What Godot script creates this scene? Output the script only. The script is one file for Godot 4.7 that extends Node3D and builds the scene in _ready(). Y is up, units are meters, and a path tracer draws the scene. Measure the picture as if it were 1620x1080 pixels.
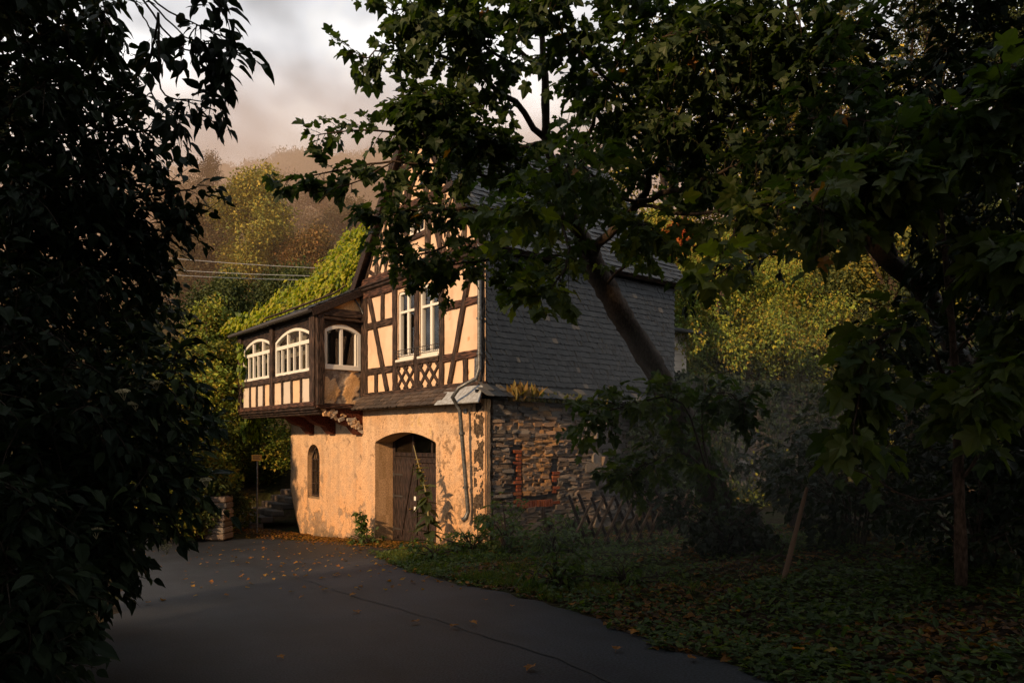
extends Node3D

const F := 1150.0          # focal length in photo pixels
const EYE := 2.2
const CX := -0.533         # the house corner nearest the viewer
const CD := 14.6
var U := Vector3(-0.63, 0, -0.777).normalized()
var V := Vector3(0.777, 0, -0.63).normalized()
var rng := RandomNumberGenerator.new()
var noise := FastNoiseLite.new()
var noise2 := FastNoiseLite.new()
var taken := {}
var M := {}
var house: Node3D


class MB:
	var v := PackedVector3Array()
	var n := PackedVector3Array()
	var c := PackedColorArray()
	var col := Color.WHITE

	func tri(a: Vector3, b: Vector3, d: Vector3, na: Vector3, nb: Vector3, nd: Vector3) -> void:
		if (b - a).cross(d - a).dot(na + nb + nd) > 0.0:
			v.append(a); v.append(d); v.append(b)
			n.append(na); n.append(nd); n.append(nb)
		else:
			v.append(a); v.append(b); v.append(d)
			n.append(na); n.append(nb); n.append(nd)
		c.append(col); c.append(col); c.append(col)

	func flat(a: Vector3, b: Vector3, d: Vector3, out: Vector3) -> void:
		var m := (b - a).cross(d - a)
		if m.length_squared() < 1e-14:
			return
		m = m.normalized()
		if m.dot(out) < 0.0:
			m = -m
		tri(a, b, d, m, m, m)

	func quad(a: Vector3, b: Vector3, d: Vector3, e: Vector3, out: Vector3) -> void:
		flat(a, b, d, out)
		flat(a, d, e, out)

	func box(lo: Vector3, hi: Vector3, x := Transform3D(), bev := 0.0) -> void:
		var mid := (lo + hi) * 0.5
		var h := (hi - lo) * 0.5
		bev = minf(bev, minf(h.x, minf(h.y, h.z)) * 0.6)
		for ax in 3:
			for s in [-1.0, 1.0]:
				var o := Vector3.ZERO; o[ax] = s
				var p := (ax + 1) % 3; var q := (ax + 2) % 3
				var pts: Array[Vector3] = []
				for k in [[-1, -1], [1, -1], [1, 1], [-1, 1]]:
					var w := Vector3.ZERO
					w[ax] = s * h[ax]
					w[p] = k[0] * (h[p] - bev)
					w[q] = k[1] * (h[q] - bev)
					pts.append(x * (mid + w))
				quad(pts[0], pts[1], pts[2], pts[3], x.basis * o)
		if bev > 0.0:
			for ax in 3:
				var p := (ax + 1) % 3; var q := (ax + 2) % 3
				for sp in [-1.0, 1.0]:
					for sq in [-1.0, 1.0]:
						var o := Vector3.ZERO; o[p] = sp; o[q] = sq
						var a := Vector3.ZERO; var b := Vector3.ZERO
						a[p] = sp * h[p]; a[q] = sq * (h[q] - bev)
						b[p] = sp * (h[p] - bev); b[q] = sq * h[q]
						var l := h[ax] - bev
						var d1 := Vector3.ZERO; d1[ax] = l
						quad(x * (mid + a - d1), x * (mid + a + d1), x * (mid + b + d1), x * (mid + b - d1), x.basis * o)

	func tube(pts: Array, radii: Array, sides := 6, cap := true, rough: FastNoiseLite = null) -> void:
		var rings := []
		var norms := []
		var up := Vector3(0.13, 0.2, 0.97)
		for i in pts.size():
			var d: Vector3 = (pts[mini(i + 1, pts.size() - 1)] - pts[maxi(i - 1, 0)])
			d = d.normalized() if d.length() > 1e-6 else Vector3.UP
			var a := (up - d * up.dot(d))
			a = a.normalized() if a.length() > 0.05 else d.cross(Vector3.RIGHT).normalized()
			up = a
			var b := d.cross(a)
			var ring := PackedVector3Array()
			var nr := PackedVector3Array()
			for k in sides:
				var t := TAU * k / sides
				var o := a * cos(t) + b * sin(t)
				var rk := 1.0
				if rough:
					var e: Vector3 = pts[i] + o * radii[i]
					rk = 1.0 + 0.34 * rough.get_noise_3d(e.x * 110.0, e.y * 45.0, e.z * 110.0) + 0.2 * rough.get_noise_3d(e.x * 420.0, e.y * 130.0, e.z * 420.0)
				ring.append(pts[i] + o * radii[i] * rk)
				nr.append(o)
			rings.append(ring)
			norms.append(nr)
		for i in pts.size() - 1:
			for k in sides:
				var j := (k + 1) % sides
				tri(rings[i][k], rings[i][j], rings[i + 1][j], norms[i][k], norms[i][j], norms[i + 1][j])
				tri(rings[i][k], rings[i + 1][j], rings[i + 1][k], norms[i][k], norms[i + 1][j], norms[i + 1][k])
		if cap:
			for e in [0, pts.size() - 1]:
				var o: Vector3 = (pts[e] - pts[1 if e == 0 else e - 1])
				for k in sides:
					flat(pts[e], rings[e][k], rings[e][(k + 1) % sides], o)

	func loft(rings: Array, caps := true) -> void:   # flat shaded, rings closed; outward away from the ring centre
		var m: int = rings[0].size()
		for i in rings.size() - 1:
			var mid := Vector3.ZERO
			for p in rings[i]:
				mid += p / m
			for k in m:
				var j := (k + 1) % m
				var o: Vector3 = (rings[i][k] + rings[i][j]) * 0.5 - mid
				quad(rings[i][k], rings[i][j], rings[i + 1][j], rings[i + 1][k], o)
		if caps:
			for e in [0, rings.size() - 1]:
				var o: Vector3 = rings[e][0] - rings[1 if e == 0 else e - 1][0]
				for k in range(1, m - 1):
					flat(rings[e][0], rings[e][k], rings[e][k + 1], o)

	func plate(outline: PackedVector2Array, z0: float, z1: float, bev := 0.0, bulge := 0.0) -> void:   # convex outline in xy, front at z1
		var m := outline.size()
		var mid := Vector2.ZERO
		for p in outline:
			mid += p / m
		var top: Array[Vector3] = []
		var rim: Array[Vector3] = []
		var low: Array[Vector3] = []
		for p in outline:
			var q := p.move_toward(mid, bev)
			top.append(Vector3(q.x, q.y, z1))
			rim.append(Vector3(p.x, p.y, z1 - bev))
			low.append(Vector3(p.x, p.y, z0))
		var cm := Vector3(mid.x, mid.y, z1 + bulge)
		for k in m:
			var j := (k + 1) % m
			var o := Vector3(outline[k].x + outline[j].x - 2 * mid.x, outline[k].y + outline[j].y - 2 * mid.y, 0)
			flat(cm, top[k], top[j], Vector3.BACK)
			if bev > 0.0:
				quad(top[k], top[j], rim[j], rim[k], o.normalized() + Vector3.BACK)
			quad(rim[k], rim[j], low[j], low[k], o)

	func ring(outer: PackedVector2Array, inner: PackedVector2Array, z0: float, z1: float) -> void:
		var m := outer.size()
		var mid := Vector2.ZERO
		for p in outer:
			mid += p / m
		for k in m:
			var j := (k + 1) % m
			var a := outer[k]; var b := outer[j]; var d := inner[j]; var e := inner[k]
			quad(Vector3(a.x, a.y, z1), Vector3(b.x, b.y, z1), Vector3(d.x, d.y, z1), Vector3(e.x, e.y, z1), Vector3.BACK)
			var o2 := (a + b) * 0.5 - mid
			var o := Vector3(o2.x, o2.y, 0)
			quad(Vector3(a.x, a.y, z1), Vector3(b.x, b.y, z1), Vector3(b.x, b.y, z0), Vector3(a.x, a.y, z0), o)
			quad(Vector3(d.x, d.y, z1), Vector3(e.x, e.y, z1), Vector3(e.x, e.y, z0), Vector3(d.x, d.y, z0), -o)

	func mesh() -> ArrayMesh:
		var a := []
		a.resize(Mesh.ARRAY_MAX)
		a[Mesh.ARRAY_VERTEX] = v
		a[Mesh.ARRAY_NORMAL] = n
		a[Mesh.ARRAY_COLOR] = c
		var m := ArrayMesh.new()
		m.add_surface_from_arrays(Mesh.PRIMITIVE_TRIANGLES, a)
		return m


# ---------------------------------------------------------------- naming and placing
func numbered(called: String, parent: Node) -> String:
	var key := "%d/%s" % [parent.get_instance_id(), called]
	var k: int = taken.get(key, 0)
	taken[key] = k + 1
	return called if k == 0 else "%s_%03d" % [called, k]


func part(called: String, shape, m: Material, parent: Node, x := Transform3D()) -> MeshInstance3D:
	var o := MeshInstance3D.new()
	o.name = numbered(called, parent)
	o.mesh = shape.mesh() if shape is MB else shape
	o.material_override = m
	o.transform = x
	parent.add_child(o, true)
	return o


func thing(called: String, label: String, category: String, at := Vector3.ZERO, group := "") -> Node3D:
	var o := Node3D.new()
	o.name = numbered(called, self)
	o.position = at
	add_child(o, true)
	tag(o, label, category, group)
	return o


func tag(o: Node, label: String, category: String, group := "", kind := "") -> void:
	if label: o.set_meta("label", label)
	if category: o.set_meta("category", category)
	if group: o.set_meta("group", group)
	if kind: o.set_meta("kind", kind)


func multi(called: String, mesh_: Mesh, m: Material, xs: Array, cols: Array, parent: Node, x := Transform3D()) -> MultiMeshInstance3D:
	var mm := MultiMesh.new()
	mm.transform_format = MultiMesh.TRANSFORM_3D
	mm.use_colors = cols.size() > 0
	mm.mesh = mesh_
	mm.instance_count = xs.size()
	for i in xs.size():
		mm.set_instance_transform(i, xs[i])
		if cols.size() > 0:
			mm.set_instance_color(i, cols[i])
	var o := MultiMeshInstance3D.new()
	o.name = numbered(called, parent)
	o.multimesh = mm
	o.material_override = m
	o.transform = x
	o.set_meta("kind", "stuff")
	parent.add_child(o, true)
	return o


func P(px: float, py: float, d: float) -> Vector3:
	return Vector3((px - 810.0) / F * d, EYE + (695.0 - py) / F * d, -d)


func rr(a: float, b: float) -> float:
	return rng.randf_range(a, b)


func rdir() -> Vector3:
	return Vector3(rng.randfn(), rng.randfn(), rng.randfn()).normalized()


func lin(r: float, g: float, b: float, a := 1.0) -> Color:
	return Color(r, g, b).linear_to_srgb() if a == 1.0 else Color(Color(r, g, b).linear_to_srgb(), a)


# ---------------------------------------------------------------- materials
func tex(freq: float, oct: int, lo: Color, hi: Color, typ := FastNoiseLite.TYPE_SIMPLEX_SMOOTH, seed_ := 1, size := 256, p0 := 0.25, p1 := 0.75) -> NoiseTexture2D:
	var t := NoiseTexture2D.new()
	t.width = size; t.height = size; t.seamless = true
	var f := FastNoiseLite.new()
	f.noise_type = typ; f.frequency = freq; f.fractal_octaves = oct; f.seed = seed_
	t.noise = f
	var g := Gradient.new()
	g.set_color(0, lo); g.set_color(1, hi)
	g.set_offset(0, p0); g.set_offset(1, p1)
	t.color_ramp = g
	return t


func ntex(freq: float, oct: int, strength: float, typ := FastNoiseLite.TYPE_SIMPLEX_SMOOTH, seed_ := 1, size := 256) -> NoiseTexture2D:
	var t := NoiseTexture2D.new()
	t.width = size; t.height = size; t.seamless = true
	t.as_normal_map = true; t.bump_strength = strength
	var f := FastNoiseLite.new()
	f.noise_type = typ; f.frequency = freq; f.fractal_octaves = oct; f.seed = seed_
	t.noise = f
	return t


func mat(r: float, g: float, b: float, rough := 0.9, spec := 0.5) -> StandardMaterial3D:
	var m := StandardMaterial3D.new()
	m.albedo_color = lin(r, g, b)
	m.roughness = rough
	m.metallic_specular = spec
	m.vertex_color_use_as_albedo = true
	return m


func tp(m: StandardMaterial3D, albedo: Texture2D, normal: Texture2D, scale_: Vector3, ns := 1.0, world := false) -> StandardMaterial3D:
	m.uv1_triplanar = true
	m.uv1_world_triplanar = world
	m.uv1_scale = scale_
	if albedo: m.albedo_texture = albedo
	if normal:
		m.normal_enabled = true
		m.normal_texture = normal
		m.normal_scale = ns
	return m


func materials() -> void:
	var mottled := tex(0.02, 5, Color(0.62, 0.6, 0.58), Color(1, 1, 1), FastNoiseLite.TYPE_SIMPLEX_SMOOTH, 3, 512)
	var gritty := tex(0.09, 4, Color(0.6, 0.6, 0.6), Color(1, 1, 1), FastNoiseLite.TYPE_SIMPLEX_SMOOTH, 4, 256)
	var grain := tex(0.03, 5, Color(0.35, 0.33, 0.32), Color(1, 1, 1), FastNoiseLite.TYPE_SIMPLEX_SMOOTH, 5, 256, 0.3, 0.7)
	var n_rough := ntex(0.05, 5, 6.0, FastNoiseLite.TYPE_SIMPLEX_SMOOTH, 6, 512)
	var n_fine := ntex(0.12, 4, 5.0, FastNoiseLite.TYPE_SIMPLEX_SMOOTH, 7, 256)
	var n_grain := ntex(0.03, 5, 6.0, FastNoiseLite.TYPE_SIMPLEX_SMOOTH, 5, 256)
	var faint := tex(0.03, 5, Color(0.84, 0.82, 0.8), Color(1, 1, 1), FastNoiseLite.TYPE_SIMPLEX_SMOOTH, 33, 512)
	var n_cast := ntex(0.07, 3, 4.0, FastNoiseLite.TYPE_SIMPLEX_SMOOTH, 16, 512)
	M.plaster = tp(mat(1, 1, 1, 0.95, 0.3), faint, n_cast, Vector3.ONE * 1.3, 0.28)
	M.plaster_smooth = tp(mat(1, 1, 1, 0.92, 0.3), null, n_fine, Vector3.ONE * 0.5, 0.04)
	M.wood = tp(mat(0.066, 0.038, 0.027, 0.75, 0.4), grain, n_grain, Vector3(0.35, 3.5, 3.5), 0.8)
	M.wood_dark = tp(mat(0.04, 0.022, 0.016, 0.7, 0.4), grain, n_grain, Vector3(0.35, 3.5, 3.5), 0.8)
	M.wood_red = tp(mat(0.095, 0.043, 0.028, 0.8, 0.4), grain, n_grain, Vector3(0.35, 3.5, 3.5), 0.9)
	M.wood_grey = tp(mat(0.13, 0.1, 0.08, 0.85, 0.3), grain, n_grain, Vector3(0.6, 5, 5), 0.9)
	M.pole = tp(mat(0.3, 0.19, 0.12, 0.85, 0.3), grain, n_grain, Vector3(5, 0.6, 5), 0.9)
	M.door = tp(mat(0.042, 0.024, 0.019, 0.65, 0.4), grain, n_grain, Vector3(4.0, 0.4, 4.0), 0.8)
	M.white = mat(0.64, 0.62, 0.57, 0.5, 0.5)
	M.black = mat(0.02, 0.02, 0.022, 0.5)
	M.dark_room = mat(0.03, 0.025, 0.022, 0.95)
	M.curtain = mat(0.1, 0.095, 0.075, 0.95)
	M.zinc = tp(mat(0.13, 0.14, 0.15, 0.45, 0.6), mottled, null, Vector3.ONE * 1.3)
	M.zinc.metallic = 0.4
	M.lead = tp(mat(0.32, 0.35, 0.38, 0.5, 0.5), faint, null, Vector3.ONE * 0.5)
	M.iron = mat(0.03, 0.026, 0.024, 0.6)
	M.brass = mat(0.6, 0.4, 0.12, 0.3); M.brass.metallic = 0.9
	M.glass = StandardMaterial3D.new()
	M.glass.transparency = BaseMaterial3D.TRANSPARENCY_ALPHA
	M.glass.albedo_color = Color(0.2, 0.22, 0.22, 0.03)
	M.glass.roughness = 0.03
	M.mortar = tp(mat(0.1, 0.075, 0.055, 0.98, 0.2), mottled, n_rough, Vector3.ONE * 1.5, 1.0)
	M.asphalt = tp(mat(1, 1, 1, 0.66, 0.33), gritty, n_fine, Vector3.ONE * 1.6, 0.22, true)
	M.soil = tp(mat(1, 1, 1, 0.98, 0.2), mottled, n_rough, Vector3.ONE * 0.6, 1.2, true)
	M.bark = tp(mat(0.075, 0.055, 0.042, 0.9, 0.3), mottled, n_rough, Vector3(3, 1.0, 3), 1.0, true)
	M.bark_pale = tp(mat(0.085, 0.055, 0.04, 0.9, 0.3), mottled, n_rough, Vector3(3, 1.0, 3), 0.8, true)
	for k in [["stone0", 0.312, 0.221, 0.156], ["stone1", 0.221, 0.169, 0.137], ["stone2", 0.156, 0.137, 0.124], ["stone3", 0.39, 0.24, 0.143], ["stone4", 0.26, 0.221, 0.189], ["stone5", 0.45, 0.247, 0.104]]:
		M[k[0]] = tp(mat(k[1], k[2], k[3], 0.9, 0.35), gritty, n_fine, Vector3(2.0, 3.0, 2.0), 0.9, true)
	for k in [["brick0", 0.34, 0.095, 0.035], ["brick1", 0.26, 0.07, 0.03], ["brick2", 0.38, 0.13, 0.05]]:
		M[k[0]] = tp(mat(k[1], k[2], k[3], 0.92, 0.3), gritty, n_fine, Vector3.ONE * 2.5, 0.8, true)
	for k in [["slate0", 0.00868, 0.014, 0.0232], ["slate1", 0.0124, 0.0189, 0.0296], ["slate2", 0.0211, 0.028, 0.0384], ["slate3", 0.1, 0.094, 0.086], ["slate4", 0.0062, 0.0098, 0.0168]]:
		M[k[0]] = tp(mat(k[1], k[2], k[3], 0.55, 0.5), gritty, n_fine, Vector3(3.0, 1.5, 3.0), 0.5, true)
	for k in [["shingle0", 0.1, 0.07, 0.055], ["shingle1", 0.13, 0.095, 0.075], ["shingle2", 0.075, 0.058, 0.05]]:
		M[k[0]] = tp(mat(k[1], k[2], k[3], 0.8, 0.4), gritty, n_fine, Vector3(2.0, 2.0, 2.0), 0.8, true)
	M.leaf = mat(1, 1, 1, 0.5, 0.4)
	M.leaf.backlight_enabled = true
	M.leaf.backlight = Color(0.95, 1.0, 0.5)
	M.hedge_leaf = mat(1, 1, 1, 0.55, 0.25)
	M.hedge_leaf.backlight_enabled = true
	M.hedge_leaf.backlight = Color(0.6, 0.65, 0.35)
	M.far_leaf = mat(1, 1, 1, 0.7, 0.3)
	M.far_leaf.backlight_enabled = true
	M.far_leaf.backlight = Color(0.6, 0.6, 0.35)


# ---------------------------------------------------------------- the lie of the land
func along(x: float, d: float) -> Vector2:    # (t, s): along the facade to the left, along the side wall to the back
	return Vector2(-0.63 * (x - CX) + 0.777 * (d - CD), 0.777 * (x - CX) + 0.63 * (d - CD))


func right_edge(d: float) -> float:
	return lookup([4.0, 4.5, 5.4, 6.9, 8.5, 10.3, 11.2, 12.6, 14.4], [2.0, 1.76, 1.36, 0.84, 0.15, -0.99, -1.46, -2.0, -2.62], d)


func left_edge(d: float) -> float:
	return lookup([3.0, 5.34, 9.0, 13.6, 19.2, 24.0], [-2.6, -3.25, -4.77, -6.9, -12.0, -16.0], d)


func lookup(xs: Array, ys: Array, x: float) -> float:
	if x <= xs[0]:
		return ys[0] + (x - xs[0]) * (ys[1] - ys[0]) / (xs[1] - xs[0])
	for i in xs.size() - 1:
		if x <= xs[i + 1]:
			return lerpf(ys[i], ys[i + 1], (x - xs[i]) / (xs[i + 1] - xs[i]))
	var e := xs.size() - 1
	return ys[e] + (x - xs[e]) * (ys[e] - ys[e - 1]) / (xs[e] - xs[e - 1])


func base_level(x: float, d: float) -> float:
	return clampf(-0.075 * along(x, d).x, -0.6, 0.85)


func ground(x: float, d: float) -> float:
	var q := along(x, d)
	var h := clampf(-0.075 * q.x, -0.6, 0.85)
	var bump := noise.get_noise_2d(x * 30.0, d * 30.0)
	var off := x - right_edge(clampf(d, -8.0, 14.4))
	if off > 0.0 and q.x < 0.5:
		h += minf(off, 1.0) * (0.05 + bump * 0.09) + smoothstep(0.8, 4.5, off) * 0.16
	var lo := left_edge(clampf(d, -8.0, 22.0)) - x
	if lo > 0.0:
		h += minf(lo, 1.0) * (0.05 + bump * 0.08) + smoothstep(0.5, 4.0, lo) * 0.5
	var back := smoothstep(0.42, 0.8, q.x) * smoothstep(3.6, 6.2, q.y)
	h = lerpf(h, 3.75 + 0.1 * maxf(q.y - 6.0, 0.0) + 0.16 * maxf(q.x - 1.0, 0.0) + bump * 0.15, back)
	var hill := -0.6 + maxf(d - 26.0, 0.0) * 0.40 - maxf(d - 118.0, 0.0) * 0.3 + bump * minf(2.0, maxf(d - 26.0, 0.0) * 0.1)
	h = maxf(h, minf(hill, 46.0))
	return h


func G(x: float, d: float) -> Vector3:
	return Vector3(x, ground(x, d), -d)


func GP(px: float, d: float) -> Vector3:
	return G((px - 810.0) / F * d, d)


func _ready() -> void:
	rng.seed = 11
	noise.seed = 5; noise.frequency = 0.02; noise.fractal_octaves = 4
	noise2.seed = 9; noise2.frequency = 0.02; noise2.fractal_octaves = 3
	# ---- camera, sky, sun, exposure
	var cam := Camera3D.new()
	cam.name = "camera"
	add_child(cam)
	cam.position = Vector3(0, EYE, 0)
	cam.set_frustum(0.05 * 1080.0 / F, Vector2(0, 0.05 * 155.0 / F), 0.05, 600.0)
	cam.current = true
	var env := Environment.new()
	env.background_mode = Environment.BG_SKY
	env.sky = make_sky()
	env.background_energy_multiplier = 1.0
	env.tonemap_mode = Environment.TONE_MAPPER_LINEAR
	env.tonemap_exposure = 1.25
	env.sdfgi_enabled = true; env.ssao_enabled = true; env.ssil_enabled = true
	env.volumetric_fog_enabled = true
	env.volumetric_fog_density = 0.0
	var we := WorldEnvironment.new()
	we.name = "environment"
	we.environment = env
	add_child(we)
	var sun := DirectionalLight3D.new()
	sun.name = "sun"
	sun.light_color = Color(1.0, 0.82, 0.61)
	sun.light_energy = 1.45
	sun.light_angular_distance = 2.5
	sun.shadow_enabled = true
	sun.transform = Transform3D(Basis.looking_at(-Vector3(-0.56, 0.37, 0.74).normalized()), Vector3.ZERO)
	add_child(sun)
	materials()
	build_ground()
	build_house()
	build_retaining_wall()
	build_plants()
	build_small_things()
	build_mist()


func make_sky() -> Sky:
	var w := 1024
	var h := 512
	var im := Image.create(w, h, false, Image.FORMAT_RGBF)
	var n := FastNoiseLite.new()
	n.seed = 21; n.frequency = 1.6; n.fractal_octaves = 5
	for y in h:
		var el := PI * (0.5 - (y + 0.5) / h)
		for x in w:
			var az := TAU * (x + 0.5) / w
			var d := Vector3(cos(el) * sin(az), sin(el), cos(el) * cos(az))
			var e := maxf(d.y, 0.0)
			var base := Color(0.72, 0.685, 0.65).lerp(Color(0.74, 0.74, 0.74), smoothstep(0.02, 0.25, e)).lerp(Color(0.44, 0.45, 0.47), smoothstep(0.42, 0.9, e))
			var q := d / (0.25 + e)
			var f := n.get_noise_3d(q.x, q.y * 0.6, q.z) * 0.5 + n.get_noise_3d(q.x * 2.7, q.y * 2.0, q.z * 2.7) * 0.3
			f = f * smoothstep(0.0, 0.12, e)
			var k := 1.0 + f * 2.6
			var c := base * k
			if f < 0.0:
				c = c.lerp(Color(c.r * 0.97, c.g * 0.99, c.b * 1.04), 0.6)
			c = Color(maxf(c.r, 0.0), maxf(c.g, 0.0), maxf(c.b, 0.0))
			im.set_pixel(x, y, c)
	var p := PanoramaSkyMaterial.new()
	p.panorama = ImageTexture.create_from_image(im)
	var s := Sky.new()
	s.sky_material = p
	return s


# ---------------------------------------------------------------- ground and road
func axis(pts: Array) -> PackedFloat32Array:    # [[from, to, step], ...]
	var a := PackedFloat32Array()
	for q in pts:
		var x: float = q[0]
		while x < q[1] - 0.001:
			a.append(x)
			x += q[2]
	a.append(pts[-1][1])
	return a


func sheet(xs: PackedFloat32Array, ds: PackedFloat32Array, f: Callable) -> ArrayMesh:    # f(x, d) -> [Vector3, Color]
	var v := PackedVector3Array()
	var c := PackedColorArray()
	var ix := PackedInt32Array()
	for d in ds:
		for x in xs:
			var q: Array = f.call(x, d)
			v.append(q[0]); c.append(q[1])
	var w := xs.size()
	for j in ds.size() - 1:
		for i in w - 1:
			var a := j * w + i
			ix.append_array(PackedInt32Array([a, a + w, a + 1, a + 1, a + w, a + w + 1]))
	return indexed(v, c, ix, Vector3.UP)


func indexed(v: PackedVector3Array, c: PackedColorArray, ix: PackedInt32Array, out: Vector3) -> ArrayMesh:
	var n := PackedVector3Array()
	n.resize(v.size())
	for k in range(0, ix.size(), 3):
		var m := (v[ix[k + 1]] - v[ix[k]]).cross(v[ix[k + 2]] - v[ix[k]])
		if m.dot(out) > 0.0:      # clockwise seen from outside
			var s := ix[k + 1]; ix[k + 1] = ix[k + 2]; ix[k + 2] = s
		else:
			m = -m
		n[ix[k]] += m; n[ix[k + 1]] += m; n[ix[k + 2]] += m
	for k in n.size():
		n[k] = n[k].normalized() if n[k].length_squared() > 0 else out
	var a := []
	a.resize(Mesh.ARRAY_MAX)
	a[Mesh.ARRAY_VERTEX] = v; a[Mesh.ARRAY_NORMAL] = n; a[Mesh.ARRAY_COLOR] = c; a[Mesh.ARRAY_INDEX] = ix
	var m := ArrayMesh.new()
	m.add_surface_from_arrays(Mesh.PRIMITIVE_TRIANGLES, a)
	return m


func build_ground() -> void:
	var soil := func(x: float, d: float) -> Array:
		var q := noise2.get_noise_2d(x * 40.0, d * 40.0)
		var c := Color(0.05, 0.034, 0.02).lerp(Color(0.045, 0.05, 0.018), clampf(0.5 + q * 1.6, 0, 1))
		return [G(x, d), c]
	var g := part("ground", sheet(axis([[-220, -20, 8.0], [-20, -9, 0.7], [-9, 10, 0.22], [10, 20, 0.6], [20, 220, 8.0]]), axis([[-60, -8, 4.0], [-8, 2, 0.8], [2, 27, 0.22], [27, 60, 1.5], [60, 300, 6.0]]), soil), M.soil, self)
	tag(g, "brown leafy soil of the verge and the wooded hillside", "ground", "", "structure")
	# the road: one sheet between its two ragged edges
	var v := PackedVector3Array(); var c := PackedColorArray(); var ix := PackedInt32Array()
	var cols := 90
	var d := -10.0
	var rows := 0
	while d < 20.5:
		var r := right_edge(minf(d, 14.4)) + noise.get_noise_2d(d * 60.0, 3.0) * 0.14
		if d > 14.4:
			r = lookup([14.4, 15.6, 17.0, 18.8, 20.5], [-2.62, -2.45, -3.3, -4.5, -6.4], d)
		var l := left_edge(d) - 0.25 + noise.get_noise_2d(d * 60.0, 33.0) * 0.25
		for k in cols + 1:
			var x := lerpf(l, r, k / float(cols))
			var f := noise.get_noise_2d(x * 22.0, d * 22.0)
			var f2 := noise2.get_noise_2d(x * 120.0 + 50.0, d * 120.0)
			var tone := 0.03 + f * 0.015 + f2 * 0.007
			var seam := lookup([4.68, 5.32, 6.99, 8.9, 14.05, 19.5], [0.61, 0.32, -0.67, -1.93, -5.07, -8.82], d)
			tone += 0.007 * noise2.get_noise_2d((x - seam) * 75.0, d * 6.0)
			if x > seam:
				tone *= 1.22
			var cc := Color(tone * 0.8, tone * 0.97, tone * 1.26)
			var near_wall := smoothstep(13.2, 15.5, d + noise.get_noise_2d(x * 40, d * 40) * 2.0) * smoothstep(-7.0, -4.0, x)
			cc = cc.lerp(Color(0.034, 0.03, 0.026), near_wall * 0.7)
			v.append(Vector3(x, base_level(x, d) + 0.012 + f * 0.012 - maxf(0.0, absf(k / float(cols) - 0.5) - 0.47) * 0.9, -d))
			c.append(cc)
		rows += 1
		d += 0.14
	for j in rows - 1:
		for i in cols:
			var a := j * (cols + 1) + i
			ix.append_array(PackedInt32Array([a, a + cols + 1, a + 1, a + 1, a + cols + 1, a + cols + 2]))
	var road := part("road", indexed(v, c, ix, Vector3.UP), M.asphalt, self)
	tag(road, "dark grey asphalt lane curving left past the house", "road", "", "structure")
	# the joint where two strips of asphalt meet, a ragged tar line
	var mb := MB.new()
	var last: Array = []
	for i in 130:
		var dd := 4.4 + i * 0.115
		var x := lookup([4.68, 5.32, 6.99, 8.9, 14.05, 19.5], [0.61, 0.32, -0.67, -1.93, -5.07, -8.82], dd) + noise.get_noise_2d(dd * 90.0, 7.0) * 0.05
		var w := 0.006 + absf(noise.get_noise_2d(dd * 200.0, 70.0)) * 0.018
		var y := base_level(x, dd) + 0.018 + noise.get_noise_2d(x * 22.0, dd * 22.0) * 0.012
		var cur := [Vector3(x - w, y, -dd), Vector3(x + w, y, -dd)]
		if last.size():
			mb.quad(last[0], last[1], cur[1], cur[0], Vector3.UP)
		last = cur
	part("tar_joint", mb, mat(0.016, 0.017, 0.019, 0.8), road)


# ---------------------------------------------------------------- the house
func arch_y(o: Dictionary, x: float) -> float:
	var q := clampf((x - (o.x0 + o.x1) * 0.5) / ((o.x1 - o.x0) * 0.5), -1.0, 1.0)
	return o.spring + o.rise * (sqrt(maxf(0.0, 1.0 - q * q)) if o.get("round", false) else (1.0 - q * q))


func opening_path(o: Dictionary, m := 16) -> PackedVector2Array:     # from the bottom left over the arch to the bottom right
	var p := PackedVector2Array()
	for k in 9:
		p.append(Vector2(o.x0, lerpf(o.y0, o.spring, k / 9.0)))
	for k in m + 1:
		var t := k / float(m)
		var x: float = lerpf(o.x0, o.x1, 0.5 - 0.5 * cos(PI * t)) if o.get("round", false) else lerpf(o.x0, o.x1, t)
		p.append(Vector2(x, arch_y(o, x)))
	for k in 9:
		p.append(Vector2(o.x1, lerpf(o.spring, o.y0, (k + 1) / 9.0)))
	return p


func grid_wall(x0: float, x1: float, y0: float, y1: float, step: float, openings: Array, f: Callable) -> ArrayMesh:    # f(x, y) -> [Vector3, Color]
	var nx := int(ceil((x1 - x0) / step)); var ny := int(ceil((y1 - y0) / step))
	var v := PackedVector3Array(); var c := PackedColorArray(); var ix := PackedInt32Array()
	var inside := PackedByteArray()
	for j in ny + 1:
		for i in nx + 1:
			var x := lerpf(x0, x1, i / float(nx)); var y := lerpf(y0, y1, j / float(ny))
			var hit := 0
			for o in openings:
				if x > o.x0 and x < o.x1 and y > o.y0 and y < arch_y(o, x):
					hit = 1
					var a: float = x - o.x0; var b: float = o.x1 - x; var t: float = arch_y(o, x) - y; var u: float = y - o.y0
					var m := minf(minf(a, b), minf(t, u))
					if m == a: x = o.x0
					elif m == b: x = o.x1
					elif m == t: y = arch_y(o, x)
					else: y = o.y0
			var q: Array = f.call(x, y)
			v.append(q[0]); c.append(q[1]); inside.append(hit)
	for j in ny:
		for i in nx:
			var a := j * (nx + 1) + i
			var e := a + nx + 1
			if inside[a] + inside[a + 1] + inside[e] + inside[e + 1] == 4:
				continue
			ix.append_array(PackedInt32Array([a, a + 1, e + 1, a, e + 1, e]))
	return indexed(v, c, ix, Vector3.BACK)


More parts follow.
